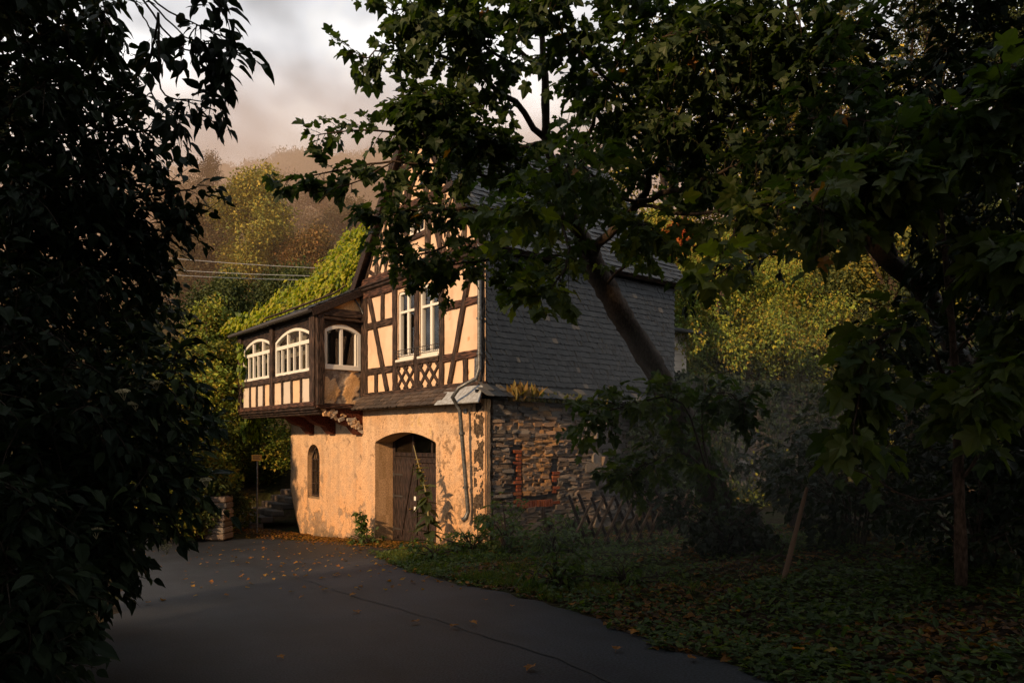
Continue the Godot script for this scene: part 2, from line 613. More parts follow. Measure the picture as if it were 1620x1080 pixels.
func beam(parent: Node, fr: Transform3D, x0: float, y0: float, x1: float, y1: float, w: float, depth := 0.11, m: Material = null, zoff := 0.0, called := "timber_beam") -> MeshInstance3D:
	var a := Vector2(x0, y0); var b := Vector2(x1, y1)
	var L := a.distance_to(b)
	var d := (b - a) / L
	var mb := MB.new()
	var k := maxi(2, int(L / 0.16))
	var rings := []
	var off := 0.0
	for i in k + 1:
		var x := -L / 2 + L * i / k
		var hw := w * 0.5 * (1.0 + rr(-0.09, 0.07)); var hz := depth * 0.5 + rr(-0.005, 0.005)
		off = off * 0.7 + rr(-0.005, 0.005)
		var ch := minf(w, depth) * 0.12
		rings.append(PackedVector3Array([Vector3(x, -hw + off, -depth / 2), Vector3(x, -hw + off, hz - ch), Vector3(x, -hw + ch + off, hz), Vector3(x, hw - ch + off, hz), Vector3(x, hw + off, hz - ch), Vector3(x, hw + off, -depth / 2)]))
	mb.loft(rings)
	var t := fr * Transform3D(Basis(Vector3(d.x, d.y, 0), Vector3(-d.y, d.x, 0), Vector3.BACK), Vector3((a.x + b.x) / 2, (a.y + b.y) / 2, zoff))
	return part(called, mb, m if m else M.wood, parent, t)


func frame_path(w: float, spring: float, rise: float, inset: float) -> PackedVector2Array:    # closed outline of an arched light, bottom left first
	var o := {"x0": -w / 2 + inset, "x1": w / 2 - inset, "spring": spring, "rise": rise}
	var p := PackedVector2Array([Vector2(o.x0, inset)])
	for k in 13:
		var x: float = lerpf(o.x0, o.x1, k / 12.0)
		var q := x / (w / 2)
		p.append(Vector2(x, spring + rise * (1.0 - q * q) - inset))
	p.append(Vector2(o.x1, inset))
	return p


# x and y of the sill's middle; bars: [x, y0, y1, width] with y1 < 0 for "up to the arch"
func window(parent: Node, fr: Transform3D, x: float, y: float, w: float, spring: float, rise: float, fw: float, uprights: Array, rails: Array, zoff := 0.0, depth := 0.09, m: Material = null) -> Node3D:
	m = m if m else M.white
	var at := fr * Transform3D(Basis(), Vector3(x, y, zoff))
	var mb := MB.new()
	mb.ring(frame_path(w, spring, rise, 0.0), frame_path(w, spring, rise, fw), -depth, 0.0)
	var win := part("window", mb, m, parent, at)
	for u in uprights:
		var q: float = u[0] / (w / 2)
		var top: float = u[2] if u[2] > 0.0 else spring + rise * (1.0 - q * q) - fw * 0.9
		var b := MB.new()
		b.box(Vector3(u[0] - u[3] / 2, u[1], -depth + 0.012), Vector3(u[0] + u[3] / 2, top, -0.014 - rr(0, 0.004)), Transform3D(), 0.006)
		part("mullion", b, m, win)
	for r in rails:
		var b := MB.new()
		b.box(Vector3(r[0], r[2] - r[3] / 2, -depth + 0.016), Vector3(r[1], r[2] + r[3] / 2, -0.006), Transform3D(), 0.006)
		part("transom", b, m, win)
	var g := MB.new()
	g.plate(frame_path(w, spring, rise, fw * 0.7), -depth * 0.62, -depth * 0.56)
	part("pane", g, M.glass, win)
	return win


func spandrel(x0: float, x1: float, spring: float, rise: float, top: float, z0: float, z1: float) -> MB:
	var mb := MB.new()
	var o := {"x0": x0, "x1": x1, "spring": spring, "rise": rise}
	for k in 14:
		var a := lerpf(x0, x1, k / 14.0); var b := lerpf(x0, x1, (k + 1) / 14.0)
		var ya := arch_y(o, a); var yb := arch_y(o, b)
		mb.quad(Vector3(a, ya, z1), Vector3(b, yb, z1), Vector3(b, top, z1), Vector3(a, top, z1), Vector3.BACK)
		mb.quad(Vector3(a, ya, z0), Vector3(b, yb, z0), Vector3(b, yb, z1), Vector3(a, ya, z1), Vector3.DOWN)
	return mb


func fbm(x: float, y: float, s: float) -> float:
	return noise.get_noise_2d(x * s, y * s)


func build_house() -> void:
	house = Node3D.new()
	house.name = "half_timbered_house"
	house.transform = Transform3D(Basis(U, Vector3.UP, V), Vector3(CX, 0, -CD))
	add_child(house)
	tag(house, "old half timbered house with peeling ochre plaster, slate side wall and timber oriel", "house")
	var fr := Transform3D(Basis(Vector3(-1, 0, 0), Vector3.UP, Vector3(0, 0, -1)), Vector3.ZERO)           # the facade: x = -t
	var sd := Transform3D(Basis(Vector3(0, 0, 1), Vector3.UP, Vector3(-1, 0, 0)), Vector3.ZERO)            # the slate side: x = s
	var orf := Transform3D(Basis(Vector3(-1, 0, 0), Vector3.UP, Vector3(0, 0, -1)), Vector3(0, 0, -1.25))  # the oriel's front
	var ors := Transform3D(Basis(Vector3(0, 0, 1), Vector3.UP, Vector3(-1, 0, 0)), Vector3(5.22, 0, 0))    # the oriel's right side
	# --- ground floor wall
	var door := {"x0": -4.59, "x1": -1.81, "y0": -2.0, "spring": 2.13, "rise": 0.24}
	var niche := {"x0": -8.71, "x1": -7.87, "y0": 0.5, "spring": 1.66, "rise": 0.4, "round": true}
	var ochre := func(x: float, y: float) -> Array:
		var t := -x
		var gy := maxf(-0.62, -0.075 * t)
		var hh := y - gy
		var n1 := fbm(x, y, 36.0); var n2 := fbm(x + 40, y, 110.0); var n3 := noise2.get_noise_2d(x * 330.0, y * 330.0)
		var c := Color(0.6, 0.39, 0.235).lerp(Color(0.68, 0.5, 0.345), clampf(0.5 + n1 * 1.4, 0, 1))
		c = c.lerp(Color(0.62, 0.35, 0.17), clampf(1.0 - hh * 0.4 + n1, 0, 0.9))
		var z := n2 * 0.012 + n3 * 0.002
		var speck := noise2.get_noise_2d(x * 1100.0, y * 1100.0)
		c = c.lerp(Color(0.36, 0.25, 0.16), clampf(speck * 1.6 - 0.35, 0, 0.5))
		# peeled skin: patches towards the foot, above the door, and a ragged worn field right of the door
		var wear := 0.44 - 0.52 * exp(-hh * 1.25)
		if t < 1.85 and t > -0.1:
			wear = minf(wear, 0.2 - 0.22 * exp(-hh * 0.9) + 0.1 * smoothstep(0.2, 1.8, t))
		wear -= 0.34 * exp(-Vector2((t - 2.9) * 1.3, (y - 2.62) * 2.2).length_squared() * 2.0)
		wear -= 0.22 * exp(-Vector2(t - 8.6, (y - 0.15)).length_squared() * 1.2)
		var p := n1 * 0.6 + n2 * 0.6 + n3 * 0.3
		if t < 1.85 and t > -0.1:
			p = fbm(x + 17.0, y, 240.0) * 0.62 + n3 * 0.5 + fbm(x + 17.0, y, 50.0) * 0.55
		if p > wear:
			var e := smoothstep(0.0, 0.03, p - wear)
			z -= 0.014 * e
			var under := Color(0.17, 0.125, 0.095).lerp(Color(0.3, 0.2, 0.12), clampf(0.5 + n3 * 2.0, 0, 1))
			if y > 2.1 and t < 4.0 and t > 2.0:
				under = Color(0.66, 0.46, 0.22)
			c = c.lerp(under, e * 0.85)
		if n3 > 0.47:
			c = c.lerp(Color(0.25, 0.17, 0.1), 0.5); z -= 0.004
		# hairline cracks
		var cr := absf(noise.get_noise_2d(x * 26.0 + 300.0, y * 16.0 + noise2.get_noise_2d(x * 200.0, y * 200.0) * 3.0))
		if cr < 0.006 and fbm(x + 90, y, 18.0) > 0.02:
			c = c.lerp(Color(0.16, 0.11, 0.07), 0.8); z -= 0.008
		# grime: long streaks under the pent roof and a damp dark foot
		var st := noise2.get_noise_2d(x * 90.0, y * 7.0)
		c = c.lerp(Color(0.26, 0.2, 0.15), clampf(st - 0.05, 0, 1) * 0.6)
		c = c.lerp(Color(0.4, 0.3, 0.22), clampf(n2 * 1.5 - 0.1, 0, 0.35))
		c = c.lerp(Color(0.1, 0.08, 0.055), clampf(0.5 - hh * 3.0 + n1, 0, 0.75))
		# the left end: rounded, and cut away towards the foot
		var px := t
		if t > 8.0:
			var cut := 0.85 * pow(clampf((0.9 - y) / 1.5, 0.0, 1.0), 1.6)
			px -= cut * smoothstep(8.0, 10.95, t)
		var bend := pow(clampf((t - 9.7) / 1.25, 0.0, 1.0), 2.0) * 0.6
		return [Vector3(-px, y, z - bend), c]
	part("ground_floor_wall", grid_wall(-10.95, 0.04, -0.95, 3.02, 0.026, [door, niche], ochre), M.plaster, house, fr)
	# reveals
	for o in [[door, 0.5, "door_reveal"], [niche, 0.3, "niche_reveal"]]:
		var mb := MB.new()
		var path := opening_path(o[0])
		for k in path.size() - 1:
			var prev := 0.0
			for s in 5:
				var za: float = -o[1] * s / 5.0; var zb: float = -o[1] * (s + 1) / 5.0
				mb.col = Color(0.66, 0.43, 0.25).lerp(Color(0.52, 0.33, 0.18), clampf(0.5 + 2.0 * fbm(path[k].y * 3.0 + path[k].x, zb * 6.0, 60.0), 0, 1))
				var a := path[k]; var b := path[k + 1]
				mb.quad(Vector3(a.x, a.y, za), Vector3(b.x, b.y, za), Vector3(b.x, b.y, zb), Vector3(a.x, a.y, zb), Vector3(-(a.x - (o[0].x0 + o[0].x1) / 2), -0.1, 0))
		if o[0] == niche:
			mb.col = Color(0.34, 0.24, 0.15)
			mb.quad(Vector3(niche.x0, 0.5, 0.01), Vector3(niche.x1, 0.5, 0.01), Vector3(niche.x1, 0.56, -0.3), Vector3(niche.x0, 0.56, -0.3), Vector3.UP)
		part(o[2], mb, M.plaster, house, fr)
	var nw := window(house, fr, -8.29, 0.54, 0.84, 1.1, 0.4, 0.06, [[0.0, 0.02, -1.0, 0.035], [-0.2, 0.02, -1.0, 0.018], [0.2, 0.02, -1.0, 0.018]], [[-0.4, 0.4, 0.38, 0.018], [-0.4, 0.4, 0.74, 0.018], [-0.4, 0.4, 1.08, 0.05]], -0.13, 0.05, M.wood)
	tag(nw, "narrow round headed window in a plaster niche", "")
	# --- the door
	var dr := part("door", door_leaf(), M.door, house, fr * Transform3D(Basis(), Vector3(0, 0, -0.5)))
	tag(dr, "wide brown plank door under a flat arch", "")
	build_door(dr)
	# --- pillar edge and shell (what closes the rooms)
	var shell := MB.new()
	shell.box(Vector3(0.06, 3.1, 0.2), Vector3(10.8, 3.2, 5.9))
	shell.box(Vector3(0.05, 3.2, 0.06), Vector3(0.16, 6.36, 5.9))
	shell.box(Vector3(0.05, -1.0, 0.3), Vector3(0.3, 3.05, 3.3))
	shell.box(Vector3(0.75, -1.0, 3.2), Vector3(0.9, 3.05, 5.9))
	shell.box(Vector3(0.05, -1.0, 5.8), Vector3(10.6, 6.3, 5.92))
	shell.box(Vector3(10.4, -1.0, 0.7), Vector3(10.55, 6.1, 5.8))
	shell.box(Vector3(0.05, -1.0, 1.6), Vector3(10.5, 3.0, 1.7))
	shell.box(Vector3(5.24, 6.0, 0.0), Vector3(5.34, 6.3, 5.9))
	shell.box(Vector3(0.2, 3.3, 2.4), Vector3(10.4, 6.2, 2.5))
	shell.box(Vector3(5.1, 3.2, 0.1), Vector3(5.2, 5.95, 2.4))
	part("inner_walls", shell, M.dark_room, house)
	# --- upper storey: plaster, with openings for the windows
	var w1 := {"x0": -3.44, "x1": -2.69, "y0": 4.08, "spring": 5.68, "rise": 0.0}
	var w2 := {"x0": -2.47, "x1": -1.66, "y0": 4.08, "spring": 5.68, "rise": 0.0}
	var cream := func(x: float, y: float) -> Array:
		var n1 := fbm(x + 9, y, 40.0); var n2 := fbm(x, y + 30, 130.0); var n3 := noise2.get_noise_2d(x * 300.0, y * 300.0)
		var c := Color(0.57, 0.40, 0.285).lerp(Color(0.64, 0.475, 0.36), clampf(0.5 + n1 * 1.5, 0, 1))
		c = c.lerp(Color(0.4, 0.28, 0.19), clampf(noise2.get_noise_2d(x * 120.0, y * 12.0) * 0.9 + n2 * 0.6 - 0.12, 0, 0.5))
		var low := smoothstep(4.6, 3.4, y)
		c = c.lerp(Color(0.66, 0.42, 0.22), low * 0.5 * clampf(0.6 + n1, 0, 1))
		var z := n2 * 0.006
		var wear := 0.5 - 0.3 * low * smoothstep(-1.6, -0.8, x)
		if n1 * 0.5 + n2 * 0.6 + n3 * 0.2 > wear:
			c = c.lerp(Color(0.42, 0.22, 0.1), 0.75); z -= 0.008
		return [Vector3(x, y, z), c]
	part("upper_plaster", grid_wall(-5.2, 0.0, 3.28, 6.2, 0.04, [w1, w2], cream), M.plaster_smooth, house, fr * Transform3D(Basis(), Vector3(0, 0, 0.0)))
	var gw := {"x0": -2.96, "x1": -2.3, "y0": 0.75, "spring": 1.52, "rise": 0.0}
	var gable := func(x: float, y: float) -> Array:
		var top := 9.72 - absf(x + 2.6) * 1.28
		var yy: float = 6.16 + y
		var c: Array = cream.call(x, yy)
		return [Vector3(x, minf(yy, maxf(top, 6.16)), c[0].z), c[1]]
	part("gable_plaster", grid_wall(-5.2, 0.0, 0.0, 3.6, 0.04, [gw], gable), M.plaster_smooth, house, fr)
	build_frame(fr)
	for k in 2:
		var o: Dictionary = [w1, w2][k]
		var w: float = o.x1 - o.x0
		var win := window(house, fr, (o.x0 + o.x1) / 2, 4.08, w, 1.6, 0.0, 0.06, [[0.0, 0.05, 1.55, 0.085]], [[-w / 2 + 0.05, w / 2 - 0.05, 1.12, 0.06], [-w / 2 + 0.05, w / 2 - 0.05, 0.085, 0.05]], -0.02, 0.09)
		tag(win, ["left window of the upper storey, white with a centre post", "right window of the upper storey, white with a centre post"][k], "")
		var sill := MB.new()
		sill.box(Vector3(-w / 2 - 0.03, -0.06, -0.1), Vector3(w / 2 + 0.03, 0.0, 0.1), Transform3D(), 0.012)
		part("sill", sill, M.white, win)
		# the little wrought iron flower guard
		var ir := MB.new()
		for yy in [0.05, 0.2]:
			ir.tube([Vector3(-w / 2 - 0.08, yy, 0.12), Vector3(w / 2 + 0.08, yy, 0.12)], [0.009, 0.009], 5)
		for q in 13:
			var x := lerpf(-w / 2 - 0.05, w / 2 + 0.05, q / 12.0)
			ir.tube([Vector3(x, 0.05, 0.12), Vector3(x + 0.03, 0.125, 0.135), Vector3(x, 0.2, 0.12)], [0.005, 0.005, 0.005], 4)
		for x in [-w / 2 - 0.06, w / 2 + 0.06]:
			ir.tube([Vector3(x, 0.2, 0.12), Vector3(x, 0.2, 0.0)], [0.008, 0.008], 4)
		part("flower_guard", ir, M.iron, win)
	var gwin := window(house, fr, (gw.x0 + gw.x1) / 2, 6.91, 0.66, 0.77, 0.0, 0.06, [[0.0, 0.05, 0.72, 0.07]], [], -0.02, 0.09)
	tag(gwin, "small white window in the gable behind the maple leaves", "")
	build_oriel(orf, ors)
	build_roofs(fr, sd)
	build_side(sd)


func door_leaf() -> MB:
	var mb := MB.new()     # frame posts and transom of the doorway
	mb.box(Vector3(-4.62, -0.5, -0.06), Vector3(-4.5, 2.2, 0.0), Transform3D(), 0.01)
	mb.box(Vector3(-1.92, -0.5, -0.06), Vector3(-1.8, 2.2, 0.0), Transform3D(), 0.01)
	mb.box(Vector3(-4.5, 1.78, -0.07), Vector3(-1.92, 1.88, 0.012), Transform3D(), 0.012)
	return mb


func build_door(dr: Node) -> void:
	for k in 6:     # the left leaf: upright planks
		var mb := MB.new()
		var x := -4.5 + k * 0.152
		mb.box(Vector3(x + 0.003, -0.36, -0.06), Vector3(x + 0.149, 1.775, -0.012 - rr(0, 0.006)), Transform3D(), 0.008)
		part("plank", mb, M.door, dr)
	for k in 9:     # the right leaf: planks set back behind its frame
		var mb := MB.new()
		var x := -3.57 + k * 0.184
		mb.box(Vector3(x + 0.003, -0.3, -0.07), Vector3(x + 0.181, 1.775, -0.034 - rr(0, 0.005)), Transform3D(), 0.008)
		part("plank", mb, M.door, dr)
	var st := MB.new()
	st.box(Vector3(-3.56, -0.3, -0.03), Vector3(-3.44, 1.77, 0.006), Transform3D(), 0.01)
	st.box(Vector3(-2.62, -0.3, -0.03), Vector3(-2.52, 1.77, 0.004), Transform3D(), 0.01)
	st.box(Vector3(-3.44, 1.64, -0.03), Vector3(-2.62, 1.77, 0.003), Transform3D(), 0.01)
	st.box(Vector3(-3.44, 0.72, -0.03), Vector3(-2.62, 0.86, 0.003), Transform3D(), 0.01)
	st.box(Vector3(-3.44, -0.3, -0.03), Vector3(-2.62, -0.12, 0.003), Transform3D(), 0.01)
	part("door_frame", st, M.door, dr)
	var br := MB.new()
	var a := Vector2(-4.18, -0.2); var b := Vector2(-3.62, 1.62)
	var d := (b - a).normalized()
	br.box(Vector3(-0.95, -0.045, -0.012), Vector3(0.95, 0.045, 0.016), Transform3D(Basis(Vector3(d.x, d.y, 0), Vector3(-d.y, d.x, 0), Vector3.BACK), Vector3((a.x + b.x) / 2, (a.y + b.y) / 2, 0)), 0.008)
	part("brace", br, M.door, dr)
	for y in [-0.05, 0.78, 1.32]:
		var h := MB.new()
		h.box(Vector3(-4.54, y - 0.022, -0.014), Vector3(-4.2 + rr(0, 0.1), y + 0.022, 0.0), Transform3D(), 0.004)
		h.tube([Vector3(-4.54, y - 0.05, 0.0), Vector3(-4.54, y + 0.05, 0.0)], [0.018, 0.018], 8)
		part("hinge", h, M.iron, dr)
	for q in [[0.72, 0.1, 0.09], [0.47, 0.1, 0.1]]:
		var pl := MB.new()
		pl.box(Vector3(-3.54, q[0], 0.006), Vector3(-3.455, q[0] + q[1], 0.014), Transform3D(), 0.003)
		part("lock_plate", pl, M.white, dr)
	var kn := MB.new()
	kn.tube([Vector3(-3.66, 0.5, -0.01), Vector3(-3.66, 0.5, 0.03), Vector3(-3.66, 0.5, 0.045), Vector3(-3.66, 0.5, 0.065), Vector3(-3.66, 0.5, 0.075)], [0.012, 0.014, 0.032, 0.03, 0.01], 12)
	part("door_knob", kn, M.brass, dr)
	# lights over the transom
	var o := {"x0": -4.5, "x1": -1.92, "spring": 2.1, "rise": 0.22}
	for k in 3:
		var x0 := -4.5 + k * 0.86; var x1 := x0 + 0.86
		var pl := PackedVector2Array([Vector2(x0 + 0.03, 1.88), Vector2(x1 - 0.03, 1.88)])
		for q in 7:
			var x := lerpf(x1 - 0.03, x0 + 0.03, q / 6.0)
			pl.append(Vector2(x, arch_y(o, x) + 0.04))
		var g := MB.new()
		g.plate(pl, -0.05, -0.045)
		part("transom_pane", g, M.glass, dr)
		if k > 0:
			var bar := MB.new()
			bar.box(Vector3(x0 - 0.03, 1.88, -0.06), Vector3(x0 + 0.03, arch_y(o, x0) + 0.05, -0.01), Transform3D(), 0.006)
			part("transom_bar", bar, M.door, dr)


func build_frame(fr: Transform3D) -> void:
	# t0, y0, t1, y1, width, material, proud
	var L := [
		[5.16, 3.31, 0.0, 3.31, 0.14, M.wood, 0.01], [5.07, 3.38, 5.07, 5.78, 0.2, M.wood, 0.0], [0.1, 3.38, 0.1, 5.78, 0.16, M.wood_grey, 0.0],
		[3.57, 3.38, 3.57, 5.78, 0.19, M.wood, 0.0], [1.56, 3.38, 1.56, 5.78, 0.17, M.wood, 0.0], [2.58, 3.38, 2.58, 5.78, 0.18, M.wood, 0.0],
		[4.97, 3.9, 3.67, 3.9, 0.16, M.wood, 0.0], [1.48, 3.95, 0.18, 3.95, 0.17, M.wood_red, 0.0], [3.47, 3.99, 2.67, 3.99, 0.16, M.wood, 0.005], [2.49, 3.99, 1.65, 3.99, 0.16, M.wood, 0.005],
		[4.97, 5.05, 3.67, 5.05, 0.16, M.wood, 0.0], [1.48, 5.05, 0.18, 5.05, 0.16, M.wood_red, 0.0], [4.84, 5.76, 3.93, 3.38, 0.14, M.wood, 0.012], [0.47, 5.76, 1.25, 3.38, 0.14, M.wood, 0.012],
		[4.17, 5.12, 4.17, 5.76, 0.15, M.wood, 0.0], [4.5, 3.38, 4.5, 3.83, 0.14, M.wood, 0.0], [0.66, 3.38, 0.66, 3.87, 0.15, M.wood, 0.0], [0.28, 3.38, 0.28, 3.87, 0.1, M.zinc, 0.0],
		[5.17, 5.86, 0.0, 5.86, 0.18, M.wood_red, 0.01],
		[5.2, 6.17, 0.0, 6.17, 0.2, M.wood_red, 0.03],
	]
	for b in L:
		beam(house, fr, -b[0], b[1], -b[2], b[3], b[4], 0.1, b[5], b[6])
	# the dark moulding between the storeys
	for q in [[6.0, 0.09, 0.12], [6.055, 0.05, 0.16], [5.955, 0.05, 0.08]]:
		var mb := MB.new()
		mb.box(Vector3(-5.2, q[0] - q[1] / 2, -0.02), Vector3(0.02, q[0] + q[1] / 2, q[2]), Transform3D(), 0.02)
		part("eaves_moulding", mb, M.wood_dark, house, fr)
	# diamond lattice under the windows
	for q in [[3.47, 2.68], [2.48, 1.65]]:
		for s in [0, 1]:
			var w: float = q[0] - q[1]
			for k in 4:
				var o := (k - 1.5) * 0.36
				var p0 := Vector2(o - 0.26, 0.0); var p1 := Vector2(o + 0.26, 0.52)
				# clip to the panel
				var lo := -w / 2; var hi := w / 2
				var a0 := maxf(p0.x, lo); var a1 := minf(p1.x, hi)
				if a1 - a0 < 0.06: continue
				var y0 := (a0 - p0.x); var y1 := (a1 - p0.x)
				var c: float = -(q[0] + q[1]) / 2
				if s == 0:
					beam(house, fr, c + a0, 3.38 + y0, c + a1, 3.38 + y1, 0.075, 0.07, M.wood, 0.0, "lattice_batten")
				else:
					beam(house, fr, c - a0, 3.38 + y0, c - a1, 3.38 + y1, 0.075, 0.07, M.wood, 0.008, "lattice_batten")
	# gable framing: posts, rails, braces, two lattice fields
	var top := func(t: float) -> float: return 9.66 - absf(t - 2.6) * 1.28
	for t in [4.5, 3.58, 3.05, 2.16, 1.62, 0.7]:
		beam(house, fr, -t, 6.26, -t, top.call(t), 0.13, 0.09, M.wood_grey if int(t * 10) % 2 else M.wood, 0.0)
	beam(house, fr, -4.15, 7.62, -1.05, 7.62, 0.15, 0.1, M.wood_red, 0.004)
	beam(house, fr, -3.05, 6.84, -2.16, 6.84, 0.13, 0.1, M.wood, 0.004)
	beam(house, fr, -3.35, 8.55, -1.85, 8.55, 0.14, 0.1, M.wood, 0.004)
	for q in [[4.55, 6.28, 5.0, 6.5], [5.02, 6.3, 4.6, 7.0], [3.52, 6.28, 3.1, 7.5], [2.1, 6.28, 2.0, 7.55], [1.6, 6.28, 2.05, 7.5], [0.2, 6.3, 0.62, 7.0], [2.95, 7.7, 2.62, 8.45], [2.2, 7.7, 2.55, 8.45]]:
		beam(house, fr, -q[0], q[1], -q[2], q[3], 0.1, 0.08, M.wood, 0.002)
	for c in [4.04, 1.16]:
		for s in [-1, 1]:
			for k in 5:
				var o := (k - 2) * 0.3
				var y0 := 6.28; var y1 := 7.5
				var x0 := clampf(o - 0.35, -0.4, 0.4); var x1 := clampf(o + 0.35, -0.4, 0.4)
				if x1 - x0 < 0.1: continue
				beam(house, fr, -c + s * x0, y0 + (x0 - o + 0.35) * 1.74, -c + s * x1, y0 + (x1 - o + 0.35) * 1.74, 0.06, 0.06, M.wood_grey, 0.004 * s, "lattice_batten")


func build_oriel(fr: Transform3D, sd: Transform3D) -> void:
	# front: posts, windows, parapet
	var end := 10.75
	for q in [[5.36, 0.27, 3.12, 5.46], [8.06, 0.2, 3.12, 5.46], [10.62, 0.24, 3.12, 5.46]]:
		beam(house, fr, -q[0], q[2], -q[0], q[3], q[1], 0.14, M.wood, 0.03, "oriel_post")
	beam(house, fr, -end, 3.08, -5.22, 3.08, 0.13, 0.16, M.wood_red, 0.02, "oriel_beam")
	beam(house, fr, -end, 3.83, -5.22, 3.83, 0.17, 0.12, M.wood, 0.02, "oriel_beam")
	beam(house, fr, -end, 5.4, -5.22, 5.4, 0.16, 0.14, M.wood, 0.015, "oriel_beam")
	part("arched_board", spandrel(-7.94, -5.51, 4.86, 0.25, 5.34, -0.05, 0.02), M.wood_dark, house, fr)
	part("arched_board", spandrel(-10.5, -8.16, 4.86, 0.25, 5.34, -0.05, 0.02), M.wood_dark, house, fr)
	for q in [-6.72, -9.33]:
		var w := 2.4 if q > -8.0 else 2.32
		var ups := []
		for k in [-1, 1]:
			ups.append([k * w / 6.0, 0.05, -1.0, 0.07])
		for k in [-2, 0, 2]:
			ups.append([k * w / 6.0, 0.05, 0.7, 0.038])
		var win := window(house, fr, q, 3.92, w, 0.93, 0.25, 0.075, ups, [[-w / 2 + 0.06, w / 2 - 0.06, 0.75, 0.1]], 0.01, 0.1)
		tag(win, "wide white arched window nearest the oriel corner" if q > -8.0 else "white arched window at the ivy covered end of the oriel", "")
		for k in 3:
			var cu := MB.new()
			var x0 := -w / 2 + 0.12 + k * w / 3.0
			for f in 9:
				var xa := x0 + f * (w / 3.0 - 0.22) / 9.0; var xb := x0 + (f + 1) * (w / 3.0 - 0.22) / 9.0
				cu.quad(Vector3(xa, 0.5, -0.22 - 0.03 * (f % 2)), Vector3(xb, 0.5, -0.22 - 0.03 * ((f + 1) % 2)), Vector3(xb, 1.14, -0.22 - 0.03 * ((f + 1) % 2)), Vector3(xa, 1.14, -0.22 - 0.03 * (f % 2)), Vector3.BACK)
			part("curtain", cu, M.curtain, win)
	# parapet panels between short studs
	var xs := [5.5, 6.12, 6.74, 7.37, 7.95]
	var xs2 := [8.17, 8.72, 9.28, 9.84, 10.45]
	for row in [xs, xs2]:
		for k in row.size() - 1:
			if k > 0:
				beam(house, fr, -row[k], 3.14, -row[k], 3.75, 0.1, 0.1, M.wood, 0.01, "stud")
			var tone: Color = [Color(0.5, 0.44, 0.38), Color(0.58, 0.4, 0.26), Color(0.48, 0.42, 0.36), Color(0.55, 0.42, 0.31)][(k + (0 if row == xs else 1)) % 4]
			var f := func(x: float, y: float) -> Array:
				var n1 := fbm(x + row[k] * 3.0, y, 120.0); var n2 := noise2.get_noise_2d(x * 300.0, y * 300.0)
				var c := tone
				var edge := minf(minf(x + row[k + 1], -row[k] - x), minf(y - 3.12, 3.76 - y))
				if n1 * 0.6 + n2 * 0.3 > 0.2 + edge * 1.5:
					c = c.lerp(Color(0.28, 0.2, 0.14), 0.7)
				return [Vector3(x, y, n1 * 0.006), c]
			part("parapet_panel", grid_wall(-row[k + 1], -row[k], 3.12, 3.76, 0.045, [], f), M.plaster_smooth, house, fr * Transform3D(Basis(), Vector3(0, 0, 0.02)))
	# cornice and floor under the oriel
	for q in [[2.98, 0.08, 0.06], [2.91, 0.06, 0.0], [2.85, 0.05, -0.05]]:
		var mb := MB.new()
		mb.box(Vector3(-end, q[0] - q[1] / 2, -0.2), Vector3(-5.24, q[0] + q[1] / 2, q[2]), Transform3D(), 0.012)
		part("cornice_moulding", mb, M.wood_dark, house, fr)
	var fl := MB.new()
	fl.box(Vector3(5.26, 2.86, -1.2), Vector3(end, 3.02, 0.9), Transform3D(), 0.01)
	fl.box(Vector3(end - 0.1, 3.02, -1.2), Vector3(end, 5.5, 0.6))
	part("oriel_floor", fl, M.wood_dark, house)
	# corbels
	for k in 3:
		var t: float = [5.42, 7.0, 8.4][k]
		var prof := PackedVector2Array()     # (out, y)
		var pts := [[0.0, 2.34], [0.1, 2.34], [0.2, 2.44], [0.3, 2.56], [0.48, 2.6], [0.62, 2.68], [0.78, 2.8], [0.95, 2.84], [1.1, 2.88], [1.1, 2.96], [0.0, 2.96]]
		var mb := MB.new()
		var hw := 0.17
		var wob := fbm(t, 3.0, 50.0) * 0.05
		for i in pts.size():
			var p: Array = pts[i]; var n: Array = pts[(i + 1) % pts.size()]
			var out := Vector3(0, -1, -0.6) if i < 8 else Vector3(0, 1, -0.2)
			mb.col = Color(1, 1, 1)
			mb.quad(Vector3(t - hw, p[1] + wob, -p[0]), Vector3(t + hw, p[1] + wob, -p[0]), Vector3(t + hw, n[1] + wob, -n[0]), Vector3(t - hw, n[1] + wob, -n[0]), out)
		for s in [-1.0, 1.0]:
			for i in 8:
				var p: Array = pts[i]; var n: Array = pts[i + 1]
				mb.quad(Vector3(t + s * hw, p[1] + wob, -p[0]), Vector3(t + s * hw, n[1] + wob, -n[0]), Vector3(t + s * hw, 2.96, -n[0]), Vector3(t + s * hw, 2.96, -p[0]), Vector3(s, 0, 0))
		var cb := part("corbel", mb, M.corbel if M.has("corbel") else corbel_mat(), house)
		if k == 0:     # broken plaster clings to the first one
			tag(cb, "red painted corbel with torn plaster under the oriel corner", "")
			var cr := MB.new()
			for i in 46:
				var u := rng.randf()
				var z := -lerpf(0.05, 1.12, u)
				var y := lookup([0.0, 0.3, 0.62, 1.1], [2.42, 2.62, 2.74, 2.9], -z) + rr(-0.05, 0.14)
				var s := rr(0.03, 0.1)
				cr.col = [Color(0.5, 0.36, 0.24), Color(0.42, 0.37, 0.32), Color(0.6, 0.38, 0.2)][i % 3]
				cr.box(Vector3(-0.02, -s * 0.5, -s), Vector3(0.03, s * 0.5, s), Transform3D(Basis.from_euler(Vector3(rr(-0.8, 0.8), rr(-0.3, 0.3), rr(-0.3, 0.3))), Vector3(t - hw - 0.012, y, z)), 0.012)
			part("plaster_remnant", cr, M.plaster, cb)
	# right side of the oriel
	var hole := {"x0": -1.12, "x1": -0.1, "y0": 3.95, "spring": 4.88, "rise": 0.19}
